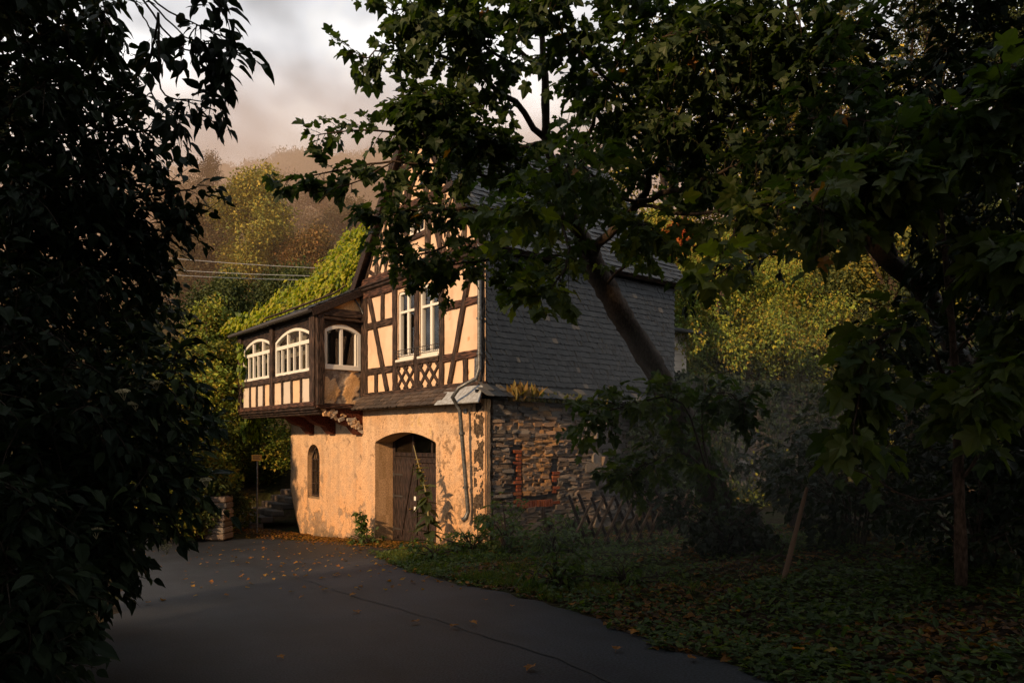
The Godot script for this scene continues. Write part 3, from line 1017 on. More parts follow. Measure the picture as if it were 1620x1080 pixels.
	var sidef := func(x: float, y: float) -> Array:
		var n1 := fbm(x + 70, y, 70.0); var n2 := fbm(x, y + 11, 190.0)
		var c := Color(0.7, 0.42, 0.19).lerp(Color(0.72, 0.5, 0.3), clampf(0.5 + n1 * 2.0, 0, 1))
		var z := n2 * 0.01
		var pier := exp(-pow((x + 0.6) / 0.13, 2.0)) + exp(-pow((x + 0.02) / 0.1, 2.0)) + exp(-pow((y - 3.86) / 0.09, 2.0)) + 0.5 * exp(-pow((y - 3.2) / 0.08, 2.0))
		if y < 4.0 and pier + n1 * 0.8 + n2 * 0.5 > 0.55:
			c = Color(0.36, 0.3, 0.25).lerp(Color(0.2, 0.16, 0.13), clampf(0.5 + n2 * 2.5, 0, 1)); z -= 0.02 + n2 * 0.02
		elif y > 5.3 and n1 + n2 * 0.6 > 0.12:
			c = Color(0.6, 0.31, 0.11)
		var roof := 5.42 + (x + 1.35) * 0.5
		return [Vector3(x, minf(y, roof), z), c]
	part("oriel_side_wall", grid_wall(-1.22, 0.06, 3.0, 6.15, 0.03, [hole], sidef), M.plaster, house, sd)
	beam(house, sd, -1.22, 5.36, 0.0, 5.36, 0.2, 0.13, M.wood, 0.02, "oriel_beam")
	beam(house, sd, -1.12, 5.2, 0.0, 5.2, 0.06, 0.14, M.wood, 0.05, "oriel_beam")
	beam(house, sd, -1.19, 3.05, -1.19, 5.3, 0.2, 0.14, M.wood, 0.02, "oriel_post")
	beam(house, sd, -0.02, 3.3, -0.02, 6.0, 0.12, 0.14, M.wood, 0.02, "oriel_post")
	part("arched_board", spandrel(-1.12, -0.08, 4.9, 0.2, 5.2, -0.04, 0.03), M.wood_dark, house, sd)
	var sw := window(house, sd, -0.61, 3.95, 1.04, 0.93, 0.19, 0.085, [[0.0, 0.05, -1.0, 0.08], [-0.4, 0.08, -1.0, 0.03], [0.4, 0.08, -1.0, 0.03]], [[-0.46, 0.46, 0.1, 0.04]], 0.03, 0.12)
	tag(sw, "white arched casement window on the short side of the oriel", "")
	var bs := MB.new()
	bs.box(Vector3(-1.28, 2.96, -0.05), Vector3(0.02, 3.1, 0.05), Transform3D(), 0.02)
	part("oriel_beam", bs, M.wood_red, house, sd)


func corbel_mat() -> Material:
	M.corbel = tp(mat(0.16, 0.05, 0.03, 0.85, 0.3), tex(0.05, 4, Color(0.5, 0.4, 0.35), Color(1, 1, 1), FastNoiseLite.TYPE_SIMPLEX_SMOOTH, 14, 256), null, Vector3.ONE * 1.5)
	return M.corbel


func build_roofs(fr: Transform3D, sd: Transform3D) -> void:
	# main roof: two steep slate slopes over the gable, ridge along z
	var th := atan(1.28)
	var sl := 4.62     # slope length
	for s in [-1.0, 1.0]:
		# slope frame: x along the ridge, y up the slope, z out of the roof
		var upv := Vector3(-s * cos(th), sin(th), 0)
		var out := Vector3(s * sin(th), cos(th), 0)
		var base := Vector3(2.6 + s * 2.86, 9.72 - 2.86 * 1.28, -0.2)
		var bx := upv.cross(out)
		var t := Transform3D(Basis(bx, upv, out), base + (Vector3.ZERO if bx.z > 0 else Vector3(0, 0, 6.5)))
		var deck := MB.new()
		deck.box(Vector3(0, 0, -0.1), Vector3(6.5, sl, 0.0))
		var rf := part("roof", deck, M.wood_dark, house, t)
		slates_on(rf, 0.0, 6.5, 0.0, sl, 0.17, 0.17, 0, func(_x, _y): return false)
		var bb := MB.new()
		bb.box(Vector3(-0.03 if bx.z > 0 else 6.47, -0.05, -0.16), Vector3(0.03 if bx.z > 0 else 6.53, sl, 0.05), Transform3D(), 0.01)
		part("bargeboard", bb, M.wood_dark, rf)
	# wing roof: shallow over the oriel, steep behind
	for q in [[-1.48, 5.39, -0.02, 6.1, "roof"], [-0.02, 6.1, 3.0, 9.05, "roof"]]:
		var a := Vector3(10.95, q[1], q[0]); var b := Vector3(10.95, q[3], q[2])
		var upv := (b - a).normalized()
		var bx := Vector3(-1, 0, 0)
		var out := bx.cross(upv)
		var L: float = a.distance_to(b)
		var wdt := 5.83 if q[0] < -1 else 5.6
		var deck := MB.new()
		deck.box(Vector3(0, 0, -0.1), Vector3(wdt, L, 0.0))
		var rf := part(q[4], deck, M.wood_dark, house, Transform3D(Basis(bx, upv, out), a))
		slates_on(rf, 0.0, wdt, 0.0, L, 0.17, 0.2, 0, func(_x, _y): return false)
		if q[0] < -1:
			var gt := MB.new()     # gutter and verge board
			gt.tube([Vector3(-0.1, -0.04, -0.04), Vector3(wdt + 0.02, -0.04, -0.04)], [0.055, 0.055], 12)
			part("gutter", gt, M.iron, rf)
			var vb := MB.new()
			vb.box(Vector3(wdt - 0.02, 0.0, -0.2), Vector3(wdt + 0.03, L, -0.01), Transform3D(), 0.01)
			part("verge_board", vb, M.wood_dark, rf)
	var back := MB.new()
	back.box(Vector3(0, 0, -0.1), Vector3(5.6, 4.3, 0.0))
	part("roof", back, M.slate1, house, Transform3D(Basis(Vector3(1, 0, 0), Vector3(0, 0.7, -0.714).normalized(), Vector3(0, 0.714, 0.7).normalized()), Vector3(5.3, 6.04, 6.05)))
	# stay rod from the oriel roof to the gable post
	var rod := MB.new()
	rod.tube([Vector3(5.2, 5.98, -0.42), Vector3(5.17, 5.55, -0.1), Vector3(5.12, 5.4, -0.06)], [0.02, 0.02, 0.02], 6)
	part("iron_rod", rod, M.zinc, house)
	# pent roof between the storeys: shingles in three rows, lead at the corner
	var px0 := -5.6; var px1 := 0.28
	var pa := Vector3(0, 2.93, 0.34); var pb := Vector3(0, 3.27, 0.03)
	var up2 := (pb - pa).normalized()
	var out2 := Vector3(1, 0, 0).cross(up2)
	var L2 := pa.distance_to(pb)
	var pent := MB.new()
	pent.quad(Vector3(px0, 0, 0), Vector3(px1, 0, 0), Vector3(0.0, L2, 0), Vector3(-5.0, L2, 0), Vector3.BACK)
	pent.quad(Vector3(px0, 0, 0), Vector3(px1, 0, 0), Vector3(px1, 0.012, -0.03), Vector3(px0, 0.012, -0.03), Vector3.DOWN)
	var pr := part("pent_roof", pent, M.wood_dark, house, fr * Transform3D(Basis(Vector3(1, 0, 0), up2, out2), pa))
	for row in 4:
		var y := row * L2 / 4.0
		var x := px0 + rr(-0.05, 0.05) + row * 0.16
		while x < -1.3 + row * 0.08:
			var w := rr(0.13, 0.34)
			var mb := MB.new()
			var lift := rr(0.0, 0.02)
			var h := L2 / 4.0 + 0.04 + rr(-0.01, 0.03)
			mb.plate(PackedVector2Array([Vector2(-w / 2 + rr(0, 0.02), rr(-0.025, 0.012)), Vector2(0, rr(-0.025, 0.01)), Vector2(w / 2 - rr(0, 0.02), rr(-0.025, 0.012)), Vector2(w / 2 - 0.004, h), Vector2(-w / 2 + 0.004, h)]), -0.012, 0.012, 0.005)
			var tilt := Basis(Vector3(1, 0, 0), -0.16 - lift * 4.0) * Basis(Vector3(0, 0, 1), rr(-0.05, 0.05))
			part("shingle", mb, M["shingle%d" % rng.randi_range(0, 2)], pr, Transform3D(tilt, Vector3(x + w / 2, y, 0.045)))
			x += w + 0.004
	for k in 4:
		var mb := MB.new()
		var xa: float = [-1.3, -0.92, -0.45, -0.06][k]; var xb: float = [-0.9, -0.43, -0.04, 0.27][k]
		var k1 := minf(xa, -0.0); var k2 := minf(xb, 0.02)
		mb.plate(PackedVector2Array([Vector2(xa, -0.03), Vector2(xb, -0.03 + rr(-0.01, 0.01)), Vector2(k2, L2), Vector2(k1, L2)]), 0.02, 0.034 + 0.004 * k, 0.004)
		part("lead_sheet", mb, M.lead, pr)


func slates_on(parent: Node3D, x0: float, x1: float, y0: float, y1: float, cw: float, ch: float, single: int, skip: Callable) -> void:
	# slates laid in courses, the first `single` of them as parts, the rest joined
	var v := slate_mesh()
	var y := y0
	var row := 0
	var xs := [[], [], [], [], []]
	var n := 0
	var all := []
	while y < y1 - 0.03:
		var x := x0 - cw * 0.5 * (row % 2) - rr(0, 0.05)
		while x < x1:
			var w := cw * rr(0.75, 1.25)
			var xa := maxf(x, x0); var xb := minf(x + w, x1)
			if xb - xa > 0.03 and not skip.call((xa + xb) / 2, y):
				var hh := minf(ch * 1.35, y1 - y + 0.05)
				var t := Transform3D(Basis(Vector3(1, 0, 0), -0.1 + rr(-0.07, 0.05)) * Basis(Vector3(0, 1, 0), rr(-0.09, 0.09)) * Basis(Vector3(0, 0, 1), rr(-0.06, 0.06) + (0.3 * rr(-1.0, 1.0) if rng.randf() < 0.02 else 0.0)) * Basis.from_scale(Vector3((xb - xa) * 1.02, hh, 1)), Vector3((xa + xb) / 2, y + rr(-0.008, 0.008), 0.02))
				all.append([xa, t, [0, 0, 1, 1, 1, 2, 2, 4, 4, 4, 3, 0][clampi(int((noise2.get_noise_2d(xa * 60.0 - y * 30.0, y * 90.0) * 0.9 + 0.5) * 6.0) + rng.randi_range(0, 5), 0, 11)]])
			x += w
		y += ch
		row += 1
	if single > 0:
		all.sort_custom(func(a, b): return a[0] < b[0])
	for q in all:
		if n < single:
			part("slate", v[n % v.size()], M["slate%d" % q[2]], parent, q[1])
		else:
			xs[q[2]].append(q[1])
		n += 1
	for k in 5:
		if xs[k].size():
			multi("slating", v[k % v.size()], M["slate%d" % k], xs[k], [], parent)


func slate_mesh() -> Array:
	if not M.has("slate_mesh"):
		var a := []
		for k in 4:
			var mb := MB.new()
			var c := rr(0.1, 0.3)
			mb.plate(PackedVector2Array([Vector2(-0.5, c * 0.7), Vector2(-0.42, c * 0.25), Vector2(-0.2, 0.0), Vector2(0.32, rr(-0.04, 0.04)), Vector2(0.5, 0.07), Vector2(0.5, 1.0), Vector2(-0.5, 1.0)]), -0.005, 0.007, 0.002)
			for i in mb.v.size():
				mb.v[i].x += (0.5 - mb.v[i].y) * 0.6
			a.append(mb.mesh())
		M.slate_mesh = a
	return M.slate_mesh


func stone_meshes() -> Array:
	if not M.has("stone_mesh"):
		var a := []
		for k in 12:
			var mb := MB.new()
			var pl := PackedVector2Array()
			for q in 4:
				var sx: float = [-1, 1, 1, -1][q]; var sy: float = [-1, -1, 1, 1][q]
				var cx := rr(0.03, 0.24); var cy := rr(0.1, 0.42)
				var p1 := Vector2(sx * (0.5 - cx), sy * (0.5 - rr(0.0, 0.06))); var p2 := Vector2(sx * (0.5 - rr(0.0, 0.04)), sy * (0.5 - cy))
				if q % 2 == 0:
					pl.append(p2); pl.append(p1)
				else:
					pl.append(p1); pl.append(p2)
				if q == 0 or q == 2:
					pl.append(Vector2(-sx * rr(-0.2, 0.1), sy * (0.5 + rr(-0.08, 0.03))))
			mb.plate(pl, -1.0, 0.0, 0.035, rr(-0.2, 0.15))
			# a skewed face
			var tilt := Vector2(rr(-0.35, 0.35), rr(-0.35, 0.35))
			for i in mb.v.size():
				var p := mb.v[i]
				if p.z > -0.5:
					mb.v[i] = Vector3(p.x, p.y, p.z + p.x * tilt.x + p.y * tilt.y)
			for i in range(0, mb.v.size(), 3):
				var nn := (mb.v[i + 2] - mb.v[i]).cross(mb.v[i + 1] - mb.v[i])
				if nn.length_squared() > 1e-14:
					nn = nn.normalized()
					mb.n[i] = nn; mb.n[i + 1] = nn; mb.n[i + 2] = nn
			a.append(mb.mesh())
		M.stone_mesh = a
	return M.stone_mesh


func build_side(sd: Transform3D) -> void:
	# slate hung side wall of the upper storey
	var bk := MB.new()
	bk.box(Vector3(0.0, 3.2, -0.05), Vector3(5.95, 6.45, -0.002))
	var hung := part("slate_wall", bk, M.slate4, house, sd)
	slates_on(hung, 0.02, 5.95, 3.34, 6.4, 0.115, 0.118, 290, func(_x, _y): return false)
	var led := MB.new()
	led.box(Vector3(-0.25, 3.14, -0.02), Vector3(5.95, 3.2, 0.03))
	var lp := part("pent_board", led, M.slate4, house, sd * Transform3D(Basis(), Vector3.ZERO))
	# small slate skirt over the stone wall
	for row in 2:
		var x := -0.2 + row * 0.1
		while x < 4.6:
			var w := rr(0.13, 0.24)
			var m := slate_mesh()
			part("skirt_slate", m[rng.randi_range(0, 3)], M["slate%d" % [1, 2, 3][rng.randi_range(0, 2)]], lp, Transform3D(Basis(Vector3(1, 0, 0), -0.85 + rr(-0.06, 0.06)) * Basis.from_scale(Vector3(w, 0.26, 1.4)), Vector3(x + w / 2, 3.06 + row * 0.12, 0.26 - row * 0.12)))
			x += w * 0.97
	# plastered corner and the rubble wall of the ground floor
	var cn := func(x: float, y: float) -> Array:
		var n1 := fbm(x + 3, y, 90.0)
		return [Vector3(x + (n1 * 0.05 if x > 0.1 else 0.0), y, 0.03 - smoothstep(0.1, 0.2, x) * 0.12 + n1 * 0.012), Color(0.58, 0.36, 0.19).lerp(Color(0.3, 0.2, 0.13), clampf(n1 * 2.0 + 0.2, 0, 1))]
	part("corner_plaster", grid_wall(-0.04, 0.2, -0.6, 3.02, 0.03, [], cn), M.plaster, house, sd)
	var mo := MB.new()
	mo.box(Vector3(0.0, -0.6, -0.4), Vector3(3.25, 3.0, -0.075))
	var wall := part("rubble_wall", mo, M.mortar, house, sd)
	tag(wall, "dry rubble stone wall with a bricked up window", "")
	var st := stone_meshes()
	var all := []
	var y := -0.12
	while y < 3.0:
		var big := y < 0.75
		var h := rr(0.06, 0.15) if big else rr(0.032, 0.09)
		var x := 0.17 + rr(0, 0.04)
		var xmax := 3.2 + fbm(1.0, y, 60.0) * 0.5 - 0.35 * exp(-pow((y - 2.05) / 0.25, 2.0)) - 0.45 * exp(-pow((y - 1.1) / 0.2, 2.0))
		while x < xmax:
			var w := rr(0.16, 0.5) if big else rr(0.08, 0.36)
			var infill := x > 0.93 and x < 1.82 and y > 0.94 and y < 2.2
			if infill: w = rr(0.08, 0.26)
			var cx := x + w / 2
			var jamb := y > 0.8 and ((x < 0.97 and x + w > 0.78 and y < 2.08) or (x < 1.98 and x + w > 1.82 and y < 1.72))
			var sold := y + h > 0.78 and y < 0.95 and x < 1.84 and x + w > 0.92
			if jamb or sold:
				x += 0.03
				continue
			var tone := rng.randi_range(0, 4)
			if infill or (y > 1.7 and x > 0.7 and x < 1.9 and rng.randf() < 0.5): tone = [0, 3, 5, 3, 5, 0][rng.randi_range(0, 5)]
			elif x > 1.9 or y < 0.8: tone = [1, 2, 2, 4, 1][rng.randi_range(0, 4)]
			all.append([w * h, "stone", st[rng.randi_range(0, 11)], "stone%d" % tone, Transform3D(Basis(Vector3(0, 0, 1), rr(-0.1, 0.1)) * Basis(Vector3(0, 1, 0), rr(-0.1, 0.1)) * Basis.from_scale(Vector3(w * 1.06, h * rr(1.02, 1.25), rr(0.1, 0.16))), Vector3(cx, y + h / 2 + rr(-0.012, 0.012), rr(-0.03, 0.022)))])
			x += w
		y += h * 0.97
	# torn end: big loose blocks round the two hollows
	for q in [[3.05, 1.55, 0.5, 0.26], [3.3, 1.45, 0.6, 0.16], [2.75, 0.95, 0.5, 0.22], [3.15, 0.75, 0.6, 0.12], [3.2, 1.75, 0.4, 0.3], [3.35, 2.3, 0.5, 0.2], [3.2, 2.6, 0.5, 0.2], [3.3, 2.85, 0.5, 0.18], [3.4, 0.3, 0.7, 0.3], [3.3, 0.0, 0.7, 0.28], [3.6, 0.62, 0.4, 0.14], [3.55, 1.62, 0.45, 0.34]]:
		all.append([q[2] * q[3], "stone", st[rng.randi_range(0, 11)], "stone%d" % [1, 2, 4][rng.randi_range(0, 2)], Transform3D(Basis(Vector3(0, 0, 1), rr(-0.2, 0.2)) * Basis.from_scale(Vector3(q[2], q[3], 0.3)), Vector3(q[0], q[1], rr(0.0, 0.07)))])
	var bm := MB.new()
	bm.plate(PackedVector2Array([Vector2(-0.5, -0.48), Vector2(-0.47, -0.5), Vector2(0.48, -0.5), Vector2(0.5, -0.46), Vector2(0.5, 0.5), Vector2(-0.5, 0.5)]), -1.0, 0.0, 0.03, 0.0)
	var brick := bm.mesh()
	y = 0.83
	var alt := 0
	while y < 2.05:
		var long := rng.randf() < 0.5
		if rng.randf() < 0.22:
			y += 0.08
			continue
		all.append([9.0, "brick", brick, "brick%d" % rng.randi_range(0, 2), Transform3D(Basis(Vector3(0, 0, 1), rr(-0.03, 0.03)) * Basis.from_scale(Vector3(0.21 if long else 0.11, 0.062, 0.12)), Vector3(0.84 if long else 0.88, y, 0.005 + rr(-0.01, 0.01)))])
		if y < 1.7 and rng.randf() < 0.6:
			all.append([9.0, "brick", brick, "brick%d" % rng.randi_range(0, 2), Transform3D(Basis(Vector3(0, 0, 1), rr(-0.03, 0.03)) * Basis.from_scale(Vector3(0.11 if long else 0.2, 0.062, 0.12)), Vector3(1.88 if long else 1.93, y, 0.005 + rr(-0.01, 0.01)))])
		y += 0.08
		alt += 1
	for k in 12:
		all.append([9.0, "brick", brick, "brick%d" % rng.randi_range(0, 2), Transform3D(Basis(Vector3(0, 0, 1), rr(-0.05, 0.05)) * Basis.from_scale(Vector3(0.06, 0.15, 0.12)), Vector3(0.97 + k * 0.074, 0.83, 0.012 + rr(-0.008, 0.008)))])
	all.sort_custom(func(a, b): return a[0] > b[0])
	var n := 0
	var rest := {}
	for q in all:
		if q[1] == "brick" or n < 300:
			part(q[1], q[2], M[q[3]], wall, q[4])
			if q[1] == "stone": n += 1
		else:
			var key: String = q[3]
			if not rest.has(key): rest[key] = []
			rest[key].append(q[4])
	for key in rest:
		multi("small_stones", st[int(key) % 12], M[key], rest[key], [], wall)
	# rain pipes at the corner
	for q in [[[[0.03, 6.3], [0.03, 3.62], [0.05, 3.42], [0.22, 3.22], [0.44, 3.05], [0.47, 2.8], [0.43, 0.72]], 0.042, "downpipe"]]:
		var pts := []
		var rad := []
		for p in q[0]:
			var y2: float = p[1]
			var z := 0.13 if y2 > 3.6 else (0.5 if y2 < 3.35 and y2 > 2.95 else (0.34 if y2 >= 3.35 else (0.3 if y2 > 2.75 else 0.12)))
			if y2 > 3.35 and y2 < 3.6: z = 0.2
			pts.append(Vector3(p[0], y2, -z))
			rad.append(q[1])
		pts.append(Vector3(0.44, 0.6, -0.17)); rad.append(0.052)
		pts.append(Vector3(0.46, 0.55, -0.24)); rad.append(0.054)
		var mb := MB.new()
		mb.tube(pts, rad, 12)
		for y3 in [5.6, 4.6, 3.9]:
			mb.tube([Vector3(0.03, y3, -0.13), Vector3(0.03, y3 + 0.04, -0.13)], [0.062, 0.062], 12)
		for y3 in [2.3, 1.2]:
			mb.tube([Vector3(0.45, y3, -0.125 - (y3 - 0.72) * 0.0865), Vector3(0.45, y3 + 0.05, -0.125 - (y3 - 0.67) * 0.0865)], [0.064, 0.064], 12)
		part(q[2], mb, M.zinc, house)
	var pl := MB.new()
	pl.box(Vector3(-0.74, 2.74, 0.0), Vector3(-0.62, 2.84, 0.025), Transform3D(), 0.004)
	part("wall_plate", pl, M.zinc, house, Transform3D(Basis(Vector3(-1, 0, 0), Vector3.UP, Vector3(0, 0, -1)), Vector3.ZERO))
	# small boarded lean-to behind the far end of the slate wall
	var sh := thing("garden_shed", "small pale boarded shed with a dark flat roof behind the slate wall", "shed")
	sh.transform = house.transform * Transform3D(Basis(), Vector3(0.55, 3.7, 6.2))
	for k in 7:
		var mb := MB.new()
		mb.box(Vector3(-0.02, k * 0.19, 0), Vector3(0.02 + 0.012 * (k % 2), k * 0.19 + 0.185, 0.95), Transform3D(), 0.006)
		part("board", mb, mat(0.42, 0.36, 0.3, 0.9), sh)
	var rf := MB.new()
	rf.box(Vector3(-0.25, 1.33, -0.1), Vector3(1.2, 1.41, 1.2), Transform3D(Basis(Vector3(0, 0, 1), 0.08), Vector3.ZERO), 0.01)
	part("roof", rf, M.slate0, sh)
	var bd := MB.new()
	bd.box(Vector3(0.05, 0, 0.0), Vector3(1.0, 1.32, 0.93))
	part("wall", bd, mat(0.3, 0.26, 0.22, 0.9), sh)


func build_retaining_wall() -> void:
	var w := thing("retaining_wall", "dark mossy rubble wall holding up the garden right of the house", "wall")
	w.transform = house.transform * Transform3D(Basis(Vector3(0, 0, 1), Vector3.UP, Vector3(-1, 0, 0)), Vector3(0.42, 0, 0))
	var mb := MB.new()
	mb.box(Vector3(3.3, -0.7, -0.3), Vector3(17.0, 3.72, -0.06))
	part("wall_core", mb, M.mortar, w)
	var st := stone_meshes()
	var n := 0
	var rest := []
	var y := -0.4
	while y < 3.8:
		var h := rr(0.07, 0.18)
		var x := 3.25 + rr(0, 0.1)
		while x < 17.0:
			var l := rr(0.25, 0.7)
			var t := Transform3D(Basis(Vector3(0, 0, 1), rr(-0.06, 0.06)) * Basis.from_scale(Vector3(l * 1.02, h * 1.05, rr(0.12, 0.2))), Vector3(x + l / 2, y + h / 2, rr(-0.03, 0.06)))
			if x < 11.0 and n < 290 and rng.randf() < 0.75:
				part("stone", st[rng.randi_range(0, 11)], M["stone%d" % [1, 2, 4, 2][rng.randi_range(0, 3)]], w, t)
				n += 1
			else:
				rest.append(t)
			x += l
		y += h
	multi("small_stones", st[3], M.stone2, rest, [], w)


# ---------------------------------------------------------------- plants
class Plant:
	var wood := MB.new()
	var twigs := MB.new()
	var limbs := []
	var leaves := []       # [Transform3D, tint number]


func leaf_mesh(kind: String) -> ArrayMesh:
	if M.has("mesh_" + kind):
		return M["mesh_" + kind]
	var mb := MB.new()
	var half: Array
	match kind:
		"maple": half = [[0.0, 0.0], [0.17, -0.07], [0.36, 0.03], [0.42, 0.2], [0.3, 0.26], [0.5, 0.4], [0.57, 0.62], [0.31, 0.57], [0.25, 0.7], [0.15, 0.88], [0.0, 1.02]]
		"ovate": half = [[0.0, 0.0], [0.17, 0.1], [0.28, 0.32], [0.25, 0.6], [0.12, 0.84], [0.0, 1.05]]
		"broad": half = [[0.0, 0.0], [0.26, 0.02], [0.42, 0.25], [0.38, 0.55], [0.18, 0.82], [0.0, 1.0]]
		"lance": half = [[0.0, 0.0], [0.1, 0.12], [0.16, 0.35], [0.13, 0.65], [0.05, 0.9], [0.0, 1.05]]
		_: half = [[0.0, 0.0], [0.3, 0.4], [0.0, 1.0]]
	var lift := func(x: float, y: float) -> Vector3:
		return Vector3(x, y, absf(x) * 0.28 - y * y * 0.22 + (0.05 * sin(y * 9.0) * absf(x) * 3.0 if kind != "small" else 0.0))
	for s in [-1.0, 1.0]:
		for k in half.size() - 1:
			var a: Vector3 = lift.call(half[k][0] * s, half[k][1])
			var b: Vector3 = lift.call(half[k + 1][0] * s, half[k + 1][1])
			if kind == "maple":
				mb.flat(lift.call(0.0, 0.3), a, b, Vector3.BACK)
			else:
				var ca: Vector3 = lift.call(0.0, half[k][1]); var cb: Vector3 = lift.call(0.0, half[k + 1][1])
				mb.flat(a, b, cb, Vector3.BACK)
				mb.flat(a, cb, ca, Vector3.BACK)
	if kind in ["maple", "ovate", "broad"]:
		var L := 0.45 if kind == "maple" else 0.15
		mb.quad(Vector3(-0.012, -L, -0.06), Vector3(0.012, -L, -0.06), Vector3(0.012, 0.0, 0), Vector3(-0.012, 0.0, 0), Vector3.BACK)
	var m := mb.mesh()
	M["mesh_" + kind] = m
	return m


func clump_mesh(k: int, leaves: int, size: float, leaf := "small") -> ArrayMesh:      # leaves scattered through a unit ball
	var key := "clump_%d_%d_%s_%d" % [k, leaves, leaf, int(size * 100)]
	if M.has(key):
		return M[key]
	var src := leaf_mesh(leaf)
	var st := SurfaceTool.new()
	st.begin(Mesh.PRIMITIVE_TRIANGLES)
	for i in leaves:
		var p := rdir() * pow(rng.randf(), 0.4)
		var y := (p * 0.6 + rdir() * 0.7 + Vector3(0, -0.25, 0)).normalized()
		var z := (Vector3.UP * 0.8 + rdir() * 0.8)
		z = (z - y * z.dot(y)).normalized()
		st.append_from(src, 0, Transform3D(Basis(y.cross(z), y, z) * size * rr(0.7, 1.2), p))
	M[key] = st.commit()
	return M[key]


func spline(pts: Array, per := 5) -> Array:
	var out := []
	for i in pts.size() - 1:
		var a: Vector3 = pts[maxi(i - 1, 0)]; var b: Vector3 = pts[i]; var c: Vector3 = pts[i + 1]; var d: Vector3 = pts[mini(i + 2, pts.size() - 1)]
		for k in per:
			out.append(b.cubic_interpolate(c, a, d, k / float(per)))
	out.append(pts[-1])
	return out


func add_leaf(T: Plant, p: Vector3, y: Vector3, z: Vector3, size: float, tint: int) -> void:
	y = y.normalized()
	z = z - y * z.dot(y)
	if z.length_squared() < 1e-5:
		return
	z = z.normalized()
	T.leaves.append([Transform3D(Basis(y.cross(z) * rr(0.8, 1.1), y, z * rr(0.4, 2.2)) * size, p), tint])


func pick(tints: Array) -> int:
	return tints[rng.randi_range(0, tints.size() - 1)]


func spray(T: Plant, p: Vector3, d: Vector3, L: float, n: int, size: float, droop: float, tints: Array, r := 0.006) -> void:
	var pts := [p]
	for k in 4:
		d = (d + Vector3(0, -droop * 0.25, 0) + rdir() * 0.14).normalized()
		pts.append(pts[-1] + d * L / 4.0)
	T.twigs.tube(pts, [r, r * 0.85, r * 0.7, r * 0.55, r * 0.35], 3, false)
	for i in n:
		var t := 0.18 + 0.82 * (i + rng.randf() * 0.6) / n
		var f := clampf(t * 4.0, 0.0, 3.999)
		var q: Vector3 = pts[int(f)].lerp(pts[int(f) + 1], f - int(f))
		var dd: Vector3 = (pts[int(f) + 1] - pts[int(f)]).normalized()
		var side := dd.cross(Vector3.UP)
		side = (side.normalized() if side.length() > 0.1 else Vector3.RIGHT) * (1.0 if i % 2 == 0 else -1.0)
		var y := dd * 0.55 + side * rr(0.4, 1.0) + Vector3(0, -rr(-0.1, 0.65), 0) + rdir() * 0.42
		var z := Vector3.UP * 0.9 + side * 0.25 + rdir() * 0.55
		var s := size * rr(0.5, 1.2)
		add_leaf(T, q + y.normalized() * s * 0.42, y, z, s, pick(tints))


func bough(T: Plant, raw: Array, r0: float, r1: float, n: int, L: float, per: int, size: float, droop: float, tints: Array, from := 0.15) -> void:
	var pts := spline(raw, 5)
	for i in range(1, pts.size() - 1):
		pts[i] += rdir() * r0 * 0.7
	var rad := []
	for i in pts.size():
		rad.append(lerpf(r0, r1, pow(i / float(pts.size() - 1), 0.8)))
	var limb := MB.new()
	limb.tube(pts, rad, 7 if r0 > 0.03 else 5)
	T.limbs.append(limb)
	for i in n:
		var t := from + (1.0 - from) * pow((i + rng.randf()) / n, 0.8)
		var f := clampf(t * (pts.size() - 1), 0.0, pts.size() - 1.001)
		var q: Vector3 = pts[int(f)].lerp(pts[int(f) + 1], f - int(f))
		var d: Vector3 = (pts[int(f) + 1] - pts[int(f)]).normalized()
		var o := rdir()
		o = (o - d * o.dot(d)).normalized()
		spray(T, q, (d * rr(0.25, 0.9) + o * 0.9 + Vector3(0, 0.1, 0)).normalized(), L * rr(0.5, 1.2), per, size, droop, tints)


func rel(o: Vector3, list: Array) -> Array:     # points seen at a pixel and a depth, relative to a thing's base
	var a := []
	for q in list:
		a.append(P(q[0], q[1], q[2]) - o)
	return a


func apparent(p: Vector3, size: float) -> float:
	var d := -p.z
	if d < 0.6:
		return 0.0
	var px := 810.0 + F * p.x / d; var py := 695.0 - F * (p.y - EYE) / d
	if px < -5 or px > 1625 or py < -5 or py > 1085:
		return 0.0
	return size / d


func grown(T: Plant, root: Node3D, kind: String, palette: Array, m_wood: Material, single := 300, m_leaf: StandardMaterial3D = null) -> void:
	m_leaf = m_leaf if m_leaf else M.leaf
	var tk: Node3D = root
	if T.wood.v.size():
		tk = part("trunk" if T.limbs.size() else "stems", T.wood, m_wood, root)
	for l in T.limbs:
		part("limb", l, m_wood, tk)
	if T.twigs.v.size():
		var tw := part("twigs", T.twigs, m_wood, root)
		tag(tw, "", "", "", "stuff")
	var mesh_ := leaf_mesh(kind)
	if single > 0:
		for q in T.leaves:
			q.append(apparent(root.transform * q[0].origin, q[0].basis.y.length()))
		T.leaves.sort_custom(func(a, b): return a[2] > b[2])
	var tinted := []
	for c in palette:
		var m: StandardMaterial3D = m_leaf.duplicate()
		m.albedo_color = c.linear_to_srgb()
		tinted.append(m)
	var xs := []; var cs := []
	var n := 0
	for q in T.leaves:
		if n < single and q[2] > 0.0:
			part("leaf", mesh_, tinted[q[1]], root, q[0])
			n += 1
		else:
			xs.append(q[0]); cs.append(palette[q[1]])
	if xs.size():
		multi("foliage", mesh_, m_leaf, xs, cs, root)


